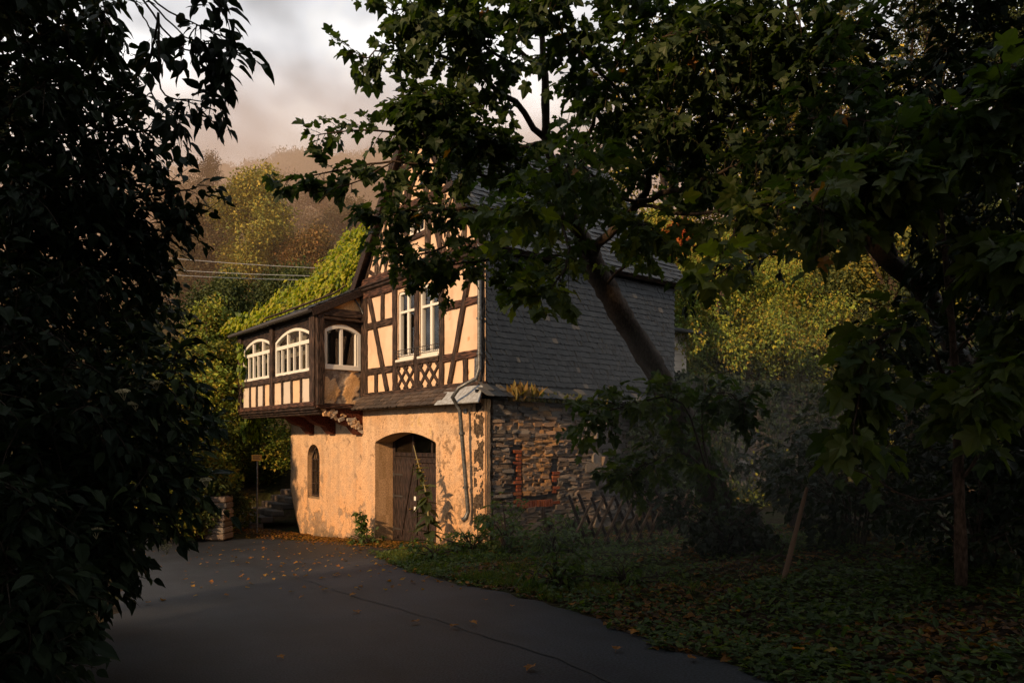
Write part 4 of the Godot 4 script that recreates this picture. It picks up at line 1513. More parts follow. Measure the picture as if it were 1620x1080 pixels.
const MAPLE := [Color(0.045, 0.072, 0.026), Color(0.06, 0.09, 0.03), Color(0.036, 0.06, 0.027), Color(0.1, 0.13, 0.034), Color(0.22, 0.24, 0.036), Color(0.3, 0.13, 0.02)]
const HEDGE := [Color(0.0186, 0.0298, 0.0136), Color(0.0248, 0.0372, 0.0161), Color(0.0149, 0.0248, 0.0136), Color(0.07, 0.095, 0.04), Color(0.0744, 0.0744, 0.0186)]
const BUSH := [Color(0.3, 0.33, 0.022), Color(0.21, 0.28, 0.026), Color(0.42, 0.4, 0.03), Color(0.085, 0.13, 0.024), Color(0.3, 0.25, 0.03)]


func build_plants() -> void:
	build_maple()
	build_right_trees()
	wall_ivy()
	build_left_side()
	build_vine()
	build_background()
	build_shade_trees()
	build_low_plants()


func build_maple() -> void:
	var base := GP(1178, 10.5)
	var root := thing("maple_tree", "leaning sycamore maple with lobed leaves spreading over the slate wall and lane", "tree", base)
	var T := Plant.new()
	var tr: Array = [Vector3(0.05, -0.3, 0)] + rel(base, [[1165, 860, 10.5], [1120, 760, 10.7], [1078, 665, 10.9], [1040, 590, 11.0], [1000, 525, 11.0], [962, 462, 11.0], [932, 402, 10.9], [905, 340, 10.5], [868, 240, 10.0], [862, 120, 9.6], [850, -30, 9.2]])
	var pts := spline(tr, 14)
	var rad := []
	for i in pts.size():
		rad.append(lookup([0.0, 0.06, 0.15, 0.6, 0.75, 1.0], [0.34, 0.24, 0.2, 0.165, 0.075, 0.03], i / float(pts.size() - 1)))
		if i > 1: pts[i] += rdir() * 0.004
	T.wood.tube(pts, rad, 18, true, noise)
	for k in 6:     # flaring roots
		var ra := k * 1.05 + rr(-0.2, 0.2)
		var rp := G(base.x + cos(ra) * 0.75, -base.z - sin(ra) * 0.75) - base
		T.wood.tube(spline([Vector3(0.03, 0.55, 0), Vector3(cos(ra) * 0.27, 0.16, sin(ra) * 0.27), rp + Vector3(0, -0.05, 0)], 3), [0.16, 0.14, 0.12, 0.1, 0.08, 0.06, 0.035], 7)
	for k in 1500:    # ivy climbing the lower trunk
		var f := pow(rng.randf(), 1.3) * 0.34 * (pts.size() - 1)
		var q: Vector3 = pts[int(f)].lerp(pts[int(f) + 1], f - int(f))
		if noise.get_noise_3d(q.x * 60.0, q.y * 60.0, k * 0.01) < -0.1 and f > 4.0: continue
		var ia := rr(0, TAU)
		var o := Vector3(cos(ia), rr(-0.2, 0.2), sin(ia))
		var rad_ := lookup([0.0, 0.06, 0.15, 0.6], [0.34, 0.26, 0.22, 0.18], f / (pts.size() - 1)) + absf(rng.randfn()) * 0.07
		add_leaf(T, q + o * rad_, Vector3(0, -0.7, 0) + o * 0.4 + rdir() * 0.4, o + Vector3(0, 0.4, 0) + rdir() * 0.4, rr(0.06, 0.12), pick([0, 1, 2]))
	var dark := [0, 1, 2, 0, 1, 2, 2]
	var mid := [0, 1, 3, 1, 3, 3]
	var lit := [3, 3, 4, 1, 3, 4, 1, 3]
	# pixel paths with depth, thickness, sprays, leaves each, leaf size, tints
	for b in [
		[[[932, 402, 10.9], [860, 312, 10.2], [760, 272, 9.6], [680, 258, 9.3]], 0.06, 26, 0.5, 8, 0.19, dark],
		[[[690, 260, 9.3], [620, 256, 9.1], [530, 270, 9.0], [440, 287, 8.9]], 0.022, 15, 0.22, 6, 0.19, dark],
		[[[620, 256, 9.1], [570, 285, 9.0], [520, 300, 8.9], [495, 305, 8.9]], 0.012, 6, 0.2, 5, 0.19, dark],
		[[[760, 272, 9.6], [690, 222, 9.2], [600, 205, 9.0], [500, 214, 8.9]], 0.03, 17, 0.26, 6, 0.19, dark],
		[[[868, 225, 10.0], [800, 150, 9.4], [730, 100, 9.1], [650, 75, 9.0], [570, 90, 8.9]], 0.05, 34, 0.38, 8, 0.19, dark],
		[[[760, 272, 9.6], [715, 240, 9.3], [670, 205, 9.1], [640, 170, 9.0]], 0.02, 30, 0.36, 8, 0.18, dark],
		[[[800, 150, 9.4], [740, 165, 9.1], [690, 170, 8.9], [650, 150, 8.9]], 0.02, 26, 0.36, 8, 0.18, dark],
		[[[862, 120, 9.6], [780, 40, 9.0], [690, 10, 8.8], [620, 18, 8.7]], 0.035, 34, 0.42, 8, 0.19, dark],
		[[[900, 345, 10.5], [820, 335, 9.6], [720, 330, 9.2], [650, 332, 9.0], [600, 345, 8.8]], 0.04, 34, 0.4, 8, 0.185, dark],
		[[[928, 398, 10.8], [840, 405, 10.0], [760, 412, 9.6], [700, 418, 9.4], [655, 432, 9.2]], 0.03, 34, 0.34, 8, 0.16, mid],
		[[[740, 416, 9.5], [705, 450, 9.3], [690, 478, 9.2]], 0.01, 4, 0.24, 5, 0.14, mid],
		[[[820, 335, 9.6], [720, 385, 9.2], [650, 405, 9.0], [622, 395, 9.0]], 0.025, 20, 0.42, 8, 0.165, mid],
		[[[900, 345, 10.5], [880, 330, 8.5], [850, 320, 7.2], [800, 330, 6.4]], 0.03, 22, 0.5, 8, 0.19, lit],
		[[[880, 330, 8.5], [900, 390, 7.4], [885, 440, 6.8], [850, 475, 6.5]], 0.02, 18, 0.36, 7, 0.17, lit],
		[[[940, 410, 10.9], [850, 440, 10.2], [800, 452, 9.8]], 0.03, 20, 0.34, 8, 0.16, mid],
		[[[940, 400, 10.8], [1005, 320, 10.0], [1050, 240, 9.5], [1100, 130, 9.0], [1125, -20, 8.5]], 0.08, 56, 0.7, 9, 0.19, dark],
		[[[1005, 320, 10.0], [1080, 300, 9.0], [1170, 262, 8.0], [1290, 240, 7.2]], 0.045, 46, 0.6, 9, 0.19, dark],
		[[[905, 330, 10.4], [930, 220, 9.8], [970, 110, 9.2], [1010, -20, 8.6]], 0.05, 56, 0.7, 9, 0.19, dark],
		[[[1050, 240, 9.5], [985, 150, 8.6], [905, 70, 8.0], [840, -10, 7.6]], 0.035, 46, 0.6, 9, 0.19, dark],
		[[[868, 225, 10.0], [800, 235, 9.2], [730, 195, 8.8], [680, 150, 8.6]], 0.035, 34, 0.42, 9, 0.18, dark],
		[[[862, 120, 9.6], [790, 90, 9.0], [740, 40, 8.6], [710, -30, 8.4]], 0.03, 40, 0.6, 9, 0.19, dark],
		[[[905, 330, 10.4], [840, 265, 9.4], [790, 240, 8.8], [720, 225, 8.6]], 0.03, 30, 0.42, 9, 0.18, dark],
		[[[1005, 320, 10.0], [960, 300, 8.6], [930, 270, 7.4], [890, 255, 6.6]], 0.03, 30, 0.5, 8, 0.18, mid],
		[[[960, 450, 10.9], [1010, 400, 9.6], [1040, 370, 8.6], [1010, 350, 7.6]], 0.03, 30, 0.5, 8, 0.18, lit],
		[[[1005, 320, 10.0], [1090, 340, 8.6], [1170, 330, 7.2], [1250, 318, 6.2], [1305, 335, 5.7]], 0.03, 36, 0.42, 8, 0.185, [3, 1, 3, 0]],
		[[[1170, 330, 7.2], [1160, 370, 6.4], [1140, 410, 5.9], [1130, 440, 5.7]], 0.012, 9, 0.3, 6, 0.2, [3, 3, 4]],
		[[[1125, 765, 10.5], [1080, 640, 9.2], [1000, 640, 8.8], [930, 665, 8.5]], 0.02, 30, 0.5, 8, 0.18, mid],
		[[[1135, 775, 10.4], [1090, 720, 9.3], [1020, 735, 8.9], [985, 760, 8.8]], 0.018, 24, 0.45, 8, 0.17, mid],
		[[[1125, 765, 10.5], [1110, 650, 9.6], [1140, 620, 9.0], [1180, 640, 8.6]], 0.018, 24, 0.45, 8, 0.17, dark],
		[[[1050, 240, 9.5], [1130, 180, 8.6], [1220, 130, 8.0], [1330, 90, 7.4]], 0.04, 50, 0.65, 9, 0.19, dark],
		[[[1100, 130, 9.0], [1190, 40, 8.2], [1300, -10, 7.6]], 0.03, 40, 0.65, 9, 0.19, dark],
		[[[1170, 262, 8.0], [1240, 200, 7.4], [1360, 190, 6.8], [1460, 220, 6.4]], 0.03, 44, 0.6, 9, 0.18, dark],
		[[[970, 110, 9.2], [1040, 60, 8.4], [1120, 50, 7.6]], 0.025, 34, 0.6, 9, 0.18, dark],
		[[[930, 220, 9.8], [1000, 210, 8.8], [1060, 170, 8.0]], 0.025, 34, 0.6, 9, 0.18, dark],
		[[[850, -10, 9.2], [780, -120, 8.4], [720, -260, 7.4]], 0.03, 40, 0.8, 9, 0.19, dark],
		[[[1010, -20, 8.6], [980, -160, 7.6], [940, -400, 6.4]], 0.03, 44, 0.8, 9, 0.19, dark],
		[[[1125, -20, 8.5], [1160, -200, 7.4], [1200, -460, 6.2]], 0.03, 44, 0.8, 9, 0.19, dark],
	]:
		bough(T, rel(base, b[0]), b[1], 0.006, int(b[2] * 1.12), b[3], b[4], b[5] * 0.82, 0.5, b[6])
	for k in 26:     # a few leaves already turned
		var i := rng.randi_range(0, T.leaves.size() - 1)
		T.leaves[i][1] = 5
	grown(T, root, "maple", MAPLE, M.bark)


func build_right_trees() -> void:
	# the tree with a crooked dark trunk behind the verge
	var base := GP(1575, 9.6)
	var root := thing("dark_tree", "dark tree at the right edge with a crooked trunk bending left", "tree", base)
	var T := Plant.new()
	var tr: Array = [Vector3(0, -0.3, 0)] + rel(base, [[1565, 760, 9.6], [1530, 600, 9.6], [1470, 470, 9.5], [1410, 415, 9.4], [1370, 370, 9.3], [1335, 325, 9.2], [1322, 270, 9.1], [1300, 190, 9.0], [1262, 80, 8.8], [1245, -40, 8.6]])
	var pts := spline(tr, 5)
	var rad := []
	for i in pts.size():
		rad.append(lerpf(0.17, 0.03, pow(i / float(pts.size() - 1), 1.1)))
	T.wood.tube(pts, rad, 9)
	var dark := [0, 1, 2, 2, 0]
	for b in [
		[[[1410, 415, 9.4], [1420, 300, 9.0], [1440, 150, 8.6], [1450, -40, 8.2]], 0.06, 70, 0.7, 9],
		[[[1470, 470, 9.5], [1530, 350, 8.8], [1570, 200, 8.2], [1590, -20, 7.6]], 0.06, 80, 0.7, 9],
		[[[1530, 600, 9.6], [1600, 480, 8.6], [1680, 360, 7.8]], 0.05, 60, 0.7, 9],
		[[[1370, 370, 9.3], [1250, 395, 9.6], [1160, 420, 10.0], [1080, 470, 10.4]], 0.035, 16, 0.4, 6],
		[[[1335, 325, 9.2], [1220, 240, 9.0], [1120, 200, 8.8]], 0.03, 44, 0.6, 9],
		[[[1322, 290, 9.2], [1230, 290, 9.4], [1140, 285, 9.6]], 0.025, 20, 0.5, 8],
		[[[1420, 300, 9.0], [1360, 200, 8.4], [1330, 60, 8.0]], 0.03, 60, 0.65, 9],
		[[[1440, 150, 8.6], [1510, 60, 8.0], [1540, -60, 7.6]], 0.03, 60, 0.7, 9],
		[[[1530, 350, 8.8], [1470, 260, 8.0], [1500, 120, 7.4]], 0.03, 60, 0.65, 9],
		[[[1530, 350, 8.8], [1590, 330, 7.6], [1650, 280, 6.8]], 0.03, 60, 0.65, 9],
		[[[1420, 300, 9.0], [1480, 380, 8.2], [1560, 420, 7.4]], 0.03, 50, 0.6, 9],
		[[[1300, 190, 9.0], [1230, 120, 8.6], [1170, 20, 8.2]], 0.025, 46, 0.6, 9],
		[[[1500, 520, 9.5], [1440, 520, 8.4], [1390, 560, 7.4]], 0.02, 36, 0.5, 9],
		[[[1560, 700, 9.6], [1600, 620, 8.4], [1640, 520, 7.6]], 0.02, 50, 0.6, 9],
	]:
		bough(T, rel(base, b[0]), b[1], 0.006, b[2], b[3], b[4], 0.15, 0.45, dark)
	grown(T, root, "ovate", HEDGE, M.bark, 120, M.hedge_leaf)
	# the thin young tree nearer the lane
	base = GP(1522, 6.7)
	root = thing("young_tree", "thin brown stemmed sapling standing alone on the right verge", "tree", base)
	T = Plant.new()
	tr = [Vector3(0, -0.2, 0)] + rel(base, [[1520, 860, 6.7], [1518, 760, 6.7], [1516, 660, 6.7], [1510, 560, 6.8], [1500, 450, 6.9], [1490, 330, 7.0]])
	pts = spline(tr, 10)
	rad = []
	for i in pts.size():
		rad.append((0.05 if i < 3 else 0.0) / (i + 1.0) + lerpf(0.056, 0.02, i / float(pts.size() - 1)))
	T.wood.tube(pts, rad, 11, true, noise)
	for b in [
		[[[1518, 760, 6.7], [1545, 720, 6.5], [1552, 660, 6.3], [1545, 600, 6.1]], 0.022, 16, 0.34, 7],
		[[[1516, 660, 6.7], [1480, 560, 6.2], [1430, 520, 5.8], [1380, 545, 5.5], [1360, 610, 5.4], [1352, 690, 5.4]], 0.02, 20, 0.3, 6],
		[[[1510, 560, 6.8], [1560, 520, 6.2], [1600, 560, 5.8], [1540, 620, 5.5]], 0.016, 22, 0.34, 7],
		[[[1518, 780, 6.7], [1450, 790, 6.9], [1390, 760, 7.0], [1345, 738, 7.1]], 0.014, 3, 0.2, 2],
		[[[1500, 450, 6.9], [1560, 400, 6.2], [1610, 420, 5.6]], 0.016, 28, 0.4, 7],
		[[[1490, 330, 7.0], [1540, 250, 6.4], [1600, 160, 5.8]], 0.016, 34, 0.5, 8],
		[[[1495, 400, 7.0], [1420, 330, 6.4], [1400, 250, 6.0]], 0.016, 34, 0.5, 8],
	]:
		bough(T, rel(base, b[0]), b[1], 0.005, b[2], b[3], b[4], 0.2, 0.8, [3, 1, 3, 3, 0], 0.4)
	grown(T, root, "maple", MAPLE, M.bark_pale, 200)
	# thin ivy clad stem on the terrace
	base = GP(1140, 21.3)
	root = thing("ivy_clad_stem", "slanting thin trunk wrapped in ivy above the garden wall", "tree", base)
	T = Plant.new()
	pts = spline([Vector3(0, -0.4, 0)] + rel(base, [[1132, 590, 21.2], [1125, 535, 21.1], [1140, 475, 21.0], [1160, 415, 20.9], [1182, 380, 20.8], [1205, 320, 20.7], [1215, 250, 20.6]]), 5)
	rad = []
	for i in pts.size(): rad.append(lerpf(0.11, 0.035, i / float(pts.size() - 1)))
	T.wood.tube(pts, rad, 8)
	for k in 900:
		var h := pow(rng.randf(), 1.4) * 2.2 - 0.2
		var a := rr(0, TAU)
		var r := 0.5 - 0.2 * h + rr(-0.1, 0.1)
		add_leaf(T, Vector3(cos(a) * r, h, sin(a) * r), Vector3(cos(a), -0.6, sin(a)) + rdir() * 0.4, Vector3(cos(a), 0.5, sin(a)) + rdir() * 0.4, rr(0.1, 0.17), pick([0, 1, 2]))
	grown(T, root, "broad", HEDGE, M.bark, 0)
	# ivy and undergrowth swallowing the foot of the maple and the wall behind
	for q in [["ivy_mound", "ivy mound at the foot of the leaning maple", 1150, 10.3, 1.0, 1.1, 900, 0.11, [0, 1, 2]], ["ivy_mound", "bramble and ivy heap hanging down the dark wall behind the wooden stake", 1350, 9.6, 1.5, 1.9, 1500, 0.12, [0, 2, 2, 1]],
		["ivy_mound", "low ivy heap beside the thin sapling", 1545, 7.4, 1.1, 1.1, 1000, 0.1, [0, 2, 1]], ["elder_bush", "dark leafy bush between the lattice fence and the rubble wall", 1040, 15.2, 1.1, 2.6, 1100, 0.15, [0, 1, 3, 2]],
		["elder_bush", "shrub growing out of the wall foot right of the maple trunk", 1255, 13.2, 1.3, 2.0, 1300, 0.15, [2, 0, 2, 1]], ["elder_bush", "dense dark shrub filling the right edge of the picture", 1640, 8.0, 1.7, 3.4, 2300, 0.14, [2, 0, 2]],
		["elder_bush", "tall dark shrub before the wall between stake and sapling", 1440, 11.0, 1.8, 3.3, 2000, 0.15, [2, 0, 2]]]:
		bush(q[0], q[1], "bush" if q[0] != "ivy_mound" else "ivy", GP(q[2], q[3]), q[4], q[5], q[6], q[7], "broad", HEDGE, q[8], 40)


func wall_ivy() -> void:
	var root := thing("wall_ivy", "ivy hanging in dark curtains over the garden wall right of the maple", "ivy")
	root.transform = house.transform
	var T := Plant.new()
	for k in 15:
		var s := 4.6 + k * 0.75 + rr(-0.3, 0.3)
		var L := rr(0.8, 3.2)
		var pts := spline([Vector3(0.6, 3.85, s), Vector3(0.3, 3.8, s), Vector3(0.24, 3.8 - L * 0.5, s + rr(-0.3, 0.3)), Vector3(0.22, 3.8 - L, s + rr(-0.5, 0.5))], 4)
		var rad := []
		for i in pts.size(): rad.append(lerpf(0.018, 0.006, i / float(pts.size() - 1)))
		T.wood.tube(pts, rad, 5)
		for i in int(L * 170):
			var f := rng.randf() * (pts.size() - 1.01)
			var p: Vector3 = pts[int(f)].lerp(pts[int(f) + 1], f - int(f)) + Vector3(-absf(rng.randfn()) * 0.12, rr(-0.1, 0.1), rng.randfn() * 0.28)
			add_leaf(T, p, Vector3(-0.4, -0.8, rr(-0.4, 0.4)) + rdir() * 0.3, Vector3(-1, 0.4, 0) + rdir() * 0.5, rr(0.07, 0.13), pick([0, 1, 2, 2]))
	grown(T, root, "broad", HEDGE, M.bark, 60, M.hedge_leaf)


func bush(called: String, label: String, cat: String, base: Vector3, r: float, h: float, n: int, size: float, kind: String, palette: Array, tints: Array, single := 0, group := "") -> Node3D:
	var root := thing(called, label, cat, base, group)
	var T := Plant.new()
	var tips := []
	for k in 16:
		var a := rr(0, TAU); var e := sqrt(rng.randf())
		tips.append(Vector3(cos(a) * r * e, h * (1.0 - 0.6 * e * e) * rr(0.7, 1.0), sin(a) * r * e))
	for t in tips:
		var mid: Vector3 = Vector3(t.x * 0.3, t.y * 0.55, t.z * 0.3)
		var pts := spline([Vector3(t.x * 0.1, -0.1, t.z * 0.1), mid, t], 4)
		var rad := []
		for i in pts.size(): rad.append(lerpf(0.018, 0.005, i / float(pts.size() - 1)))
		T.wood.tube(pts, rad, 5, false)
		for i in int(n / 16.0 / 8.0):
			var f := rr(0.2, 1.0) * (pts.size() - 1)
			var q: Vector3 = pts[int(minf(f, pts.size() - 2))].lerp(pts[int(minf(f, pts.size() - 2)) + 1], f - int(f))
			spray(T, q, (Vector3(t.x, h * 0.3, t.z).normalized() + rdir() * 0.9).normalized(), r * rr(0.25, 0.5), 8, size, 0.5, tints, 0.004)
	grown(T, root, kind, palette, M.bark, single)
	return root


func build_left_side() -> void:
	var dark := [0, 1, 2, 2, 0]
	# tall tree left of the lane: trunk hidden in its own foliage
	var base := G(-4.9, 6.4)
	var root := thing("roadside_tree", "tall dark tree filling the upper left edge beside the lane", "tree", base)
	var T := Plant.new()
	T.wood.tube(spline([Vector3(0, -0.3, 0), Vector3(0.1, 2.0, 0.1), Vector3(-0.05, 3.6, 0.0), Vector3(0.1, 5.0, 0.1), Vector3(0.1, 6.0, 0.2)], 4), [0.24, 0.21, 0.19, 0.18, 0.17, 0.16, 0.15, 0.14, 0.13, 0.12, 0.11, 0.1, 0.09, 0.07, 0.06, 0.05, 0.03], 9)
	for tip in [[150, 5, 6.6], [165, 75, 6.4], [195, 130, 6.4], [205, 190, 6.3], [245, 205, 6.2], [240, 250, 6.3], [300, 300, 6.2], [250, 325, 6.4], [292, 366, 6.3], [225, 392, 6.5], [240, 430, 6.6], [200, 350, 6.0], [130, 120, 6.0], [105, 40, 6.2], [160, 260, 5.8], [100, 200, 5.6], [185, 300, 6.8], [190, 460, 6.4], [220, 500, 6.8], [40, 60, 5.8], [50, 300, 5.4], [130, 420, 5.6], [60, -60, 6.0], [110, -80, 6.6], [0, -60, 5.4], [20, 160, 7.0], [100, 320, 7.2], [50, 480, 6.0], [150, 540, 6.2], [-60, 100, 5.6], [-60, 400, 5.4], [-20, -60, 5.2], [60, -90, 5.8], [100, -70, 6.4], [70, 130, 5.4], [90, 400, 6.4]]:
		var e := P(tip[0], tip[1], tip[2]) - base
		var s := Vector3(0.05, clampf(e.y - rr(0.4, 1.3), 0.8, 5.4), 0.05)
		bough(T, [s, s.lerp(e, 0.5) + Vector3(0, 0.25, 0), e], 0.035, 0.006, 30, 0.42, 9, 0.12, 0.5, dark, 0.25)
	grown(T, root, "ovate", HEDGE, M.bark, 240, M.hedge_leaf)
	# the twigs that hang into the picture at the top, nearer than the rest
	base = G(-3.9, 3.6)
	root = thing("overhanging_dogwood", "slender dogwood whose drooping twigs hang against the pale sky", "tree", base)
	T = Plant.new()
	T.wood.tube(spline([Vector3(0, -0.3, 0), Vector3(0.1, 2.0, -0.1), Vector3(0.5, 3.6, -0.4), P(140, -110, 4.5) - base], 4), [0.06, 0.057, 0.054, 0.05, 0.047, 0.044, 0.04, 0.037, 0.034, 0.03, 0.026, 0.022, 0.018], 7)
	for b in [[[140, -110, 4.5], [250, 5, 4.5], [325, 45, 4.5], [375, 85, 4.5]], [[180, -60, 4.5], [270, -20, 4.4], [320, -5, 4.4], [350, 5, 4.4]], [[200, -40, 4.5], [270, 60, 4.6], [320, 90, 4.6], [350, 120, 4.6]], [[250, 20, 4.5], [255, 140, 4.6], [300, 158, 4.6], [352, 162, 4.6]], [[250, 20, 4.5], [235, 120, 4.7], [250, 165, 4.7], [285, 190, 4.7]], [[140, -110, 4.5], [160, -20, 4.6], [165, 20, 4.6], [160, 60, 4.6]], [[120, -140, 4.5], [210, 0, 4.8], [240, 50, 4.8], [250, 85, 4.8]], [[200, -40, 4.5], [262, 30, 4.6], [300, 62, 4.6], [330, 66, 4.6]]]:
		bough(T, rel(base, b), 0.008, 0.003, 8, 0.16, 5, 0.12, 1.4, dark, 0.5)
	grown(T, root, "ovate", HEDGE, M.bark, 160, M.hedge_leaf)
	# the hedge of shrubs under it
	var k := 0
	for q in [[-4.3, 5.9, "dogwood_shrub", "dogwood shrub with cream flower heads reaching into the lane at the left"], [-3.65, 4.5, "hedge_shrub", "black shadowed shrub in the lower left corner"], [-5.6, 8.2, "hedge_shrub", "dark shrub behind the flowering dogwood near the lane bend"], [-5.6, 4.6, "hedge_shrub", "dense shaded shrub at the left border of the picture"]]:
		base = G(q[0], q[1])
		root = thing(q[2], q[3], "shrub", base)
		T = Plant.new()
		var tips: Array = [
			[[300, 600, 6.2], [278, 590, 5.6], [272, 640, 5.6], [325, 680, 6.6], [300, 765, 5.9], [270, 785, 5.8], [225, 850, 5.9], [170, 885, 5.7], [125, 930, 5.5], [180, 700, 5.2], [120, 560, 5.0], [240, 740, 5.4], [180, 820, 5.2], [150, 640, 5.0], [260, 680, 5.8], [100, 760, 5.0], [110, 880, 5.1], [230, 560, 6.2], [300, 720, 6.2], [60, 620, 5.2], [20, 700, 5.2], [60, 840, 5.2]],
			[[95, 955, 4.8], [60, 1010, 4.5], [70, 1060, 4.4], [80, 940, 4.2], [60, 1040, 4.0], [20, 900, 4.2], [100, 880, 4.6], [30, 980, 4.4], [90, 900, 5.0], [60, 800, 4.4], [0, 760, 4.4]],
			[[262, 470, 8.6], [270, 540, 8.4], [296, 640, 8.6], [285, 720, 8.2], [255, 790, 8.0], [205, 850, 8.0], [270, 600, 7.8], [240, 500, 8.0], [240, 660, 7.6], [200, 600, 7.6], [220, 780, 7.6], [180, 850, 7.8], [150, 700, 7.8], [250, 430, 8.8]],
			[[40, 540, 5.0], [100, 500, 5.4], [20, 420, 5.2], [0, 620, 4.6], [60, 700, 4.8], [30, 820, 4.6], [100, 640, 5.2], [-60, 500, 5.0], [-40, 760, 4.6]]][k]
		for tip in tips:
			var e := P(tip[0], tip[1], tip[2]) - base
			var s := Vector3(rr(-0.25, 0.25), 0.0, rr(-0.25, 0.25))
			var mid := Vector3(e.x * 0.35, maxf(e.y * 0.75, 0.4), e.z * 0.35)
			bough(T, [s, mid, e], 0.018, 0.005, 34, 0.42, 9, 0.125 if k != 2 else 0.13, 0.6, dark + [3, 3] if (k == 0 and tip[0] > 180) else dark, 0.2)
		grown(T, root, "ovate", HEDGE, M.bark, 300 if k == 0 else 120, M.hedge_leaf)
		if k == 0:     # flat cream flower heads
			for f in [[325, 762, 5.7], [85, 798, 4.8], [150, 842, 5.0], [262, 868, 5.6], [213, 640, 5.2], [246, 608, 5.4], [194, 622, 5.0]]:
				var mb := MB.new()
				for i in 40:
					var a := rr(0, TAU); var r := 0.045 * sqrt(rng.randf())
					mb.box(Vector3(-0.005, -0.003, -0.005), Vector3(0.005, 0.004, 0.005), Transform3D(Basis(), Vector3(cos(a) * r, 0.02 - r * r * 5.0 + rr(0, 0.006), sin(a) * r)))
				for i in 6:
					mb.tube([Vector3(0, -0.05, 0), Vector3(cos(i) * 0.03, 0.01, sin(i) * 0.03)], [0.002, 0.0015], 3, false)
				part("flower_head", mb, mat(0.5, 0.42, 0.24, 0.8), root, Transform3D(Basis(Vector3(1, 0, 0), 0.3), P(f[0], f[1], f[2]) - base))
		k += 1


func build_vine() -> void:
	var root := thing("climbing_vine", "bright yellow green creeper smothering the roof of the oriel wing", "vine", house.position)
	root.transform = house.transform
	var T := Plant.new()
	var lit := [0, 0, 1, 2, 2, 3, 4]
	for k in 12500:
		var t := rr(5.25, 11.6); var z := rr(-1.45, 3.5)
		var zmin := lookup([5.2, 6.2, 7.2, 8.6, 9.6], [0.75, 0.2, -0.35, -1.05, -1.5], t) + 0.25 * noise.get_noise_2d(t * 60.0, 5.0)
		if z < zmin:
			continue
		var y := 5.5 + (z + 1.25) * 0.48 if z < 0.0 else 6.1 + minf(z, 3.0) * 0.985
		var lump := 0.28 + 0.55 * noise.get_noise_2d(t * 34.0, z * 34.0) + 0.2 * noise2.get_noise_2d(t * 110.0, z * 110.0)
		lump = maxf(0.05, lump) * smoothstep(-0.1, 0.5, z - zmin)
		var hgt := rr(0.3, 1.0) * lump + 0.03
		var nrm := Vector3(0, 0.8, -0.6)
		add_leaf(T, Vector3(t, y, z) + nrm * hgt, Vector3(rr(-0.5, 0.5), -0.7, -0.8) + rdir() * 0.4, nrm + rdir() * 0.5, rr(0.08, 0.16), pick(lit))
	# the curtain that falls over the far end of the oriel
	for k in 3000:
		var t := 10.2 + 1.2 * rng.randf()
		var y := rr(2.2, 6.0)
		var z := -1.3 - rr(-0.3, 0.35) * (1.0 - 0.2 * (6.0 - y))
		if t < 10.5 and fbm(t, y, 60.0) < 0.05: continue
		add_leaf(T, Vector3(t, y, z + (t - 10.2) * 0.7), Vector3(rr(-0.4, 0.4), -1.0, -0.4) + rdir() * 0.3, Vector3(-0.2, 0.4, -0.8) + rdir() * 0.5, rr(0.11, 0.19), pick([0, 1, 3, 3, 1]))
	for s in 7:     # stems feeling their way over the slates
		var pts := []
		for i in 9:
			var z := lerpf(-1.3, 2.8, i / 8.0)
			var y := 5.5 + (z + 1.25) * 0.48 if z < 0.0 else 6.1 + z
			pts.append(Vector3(10.8 - s * 0.7 - i * 0.1 + rr(-0.15, 0.15), y + 0.12, z))
		T.wood.tube(pts, [0.03, 0.028, 0.026, 0.024, 0.022, 0.02, 0.018, 0.014, 0.01], 5)
	grown(T, root, "broad", BUSH, M.bark, 280)


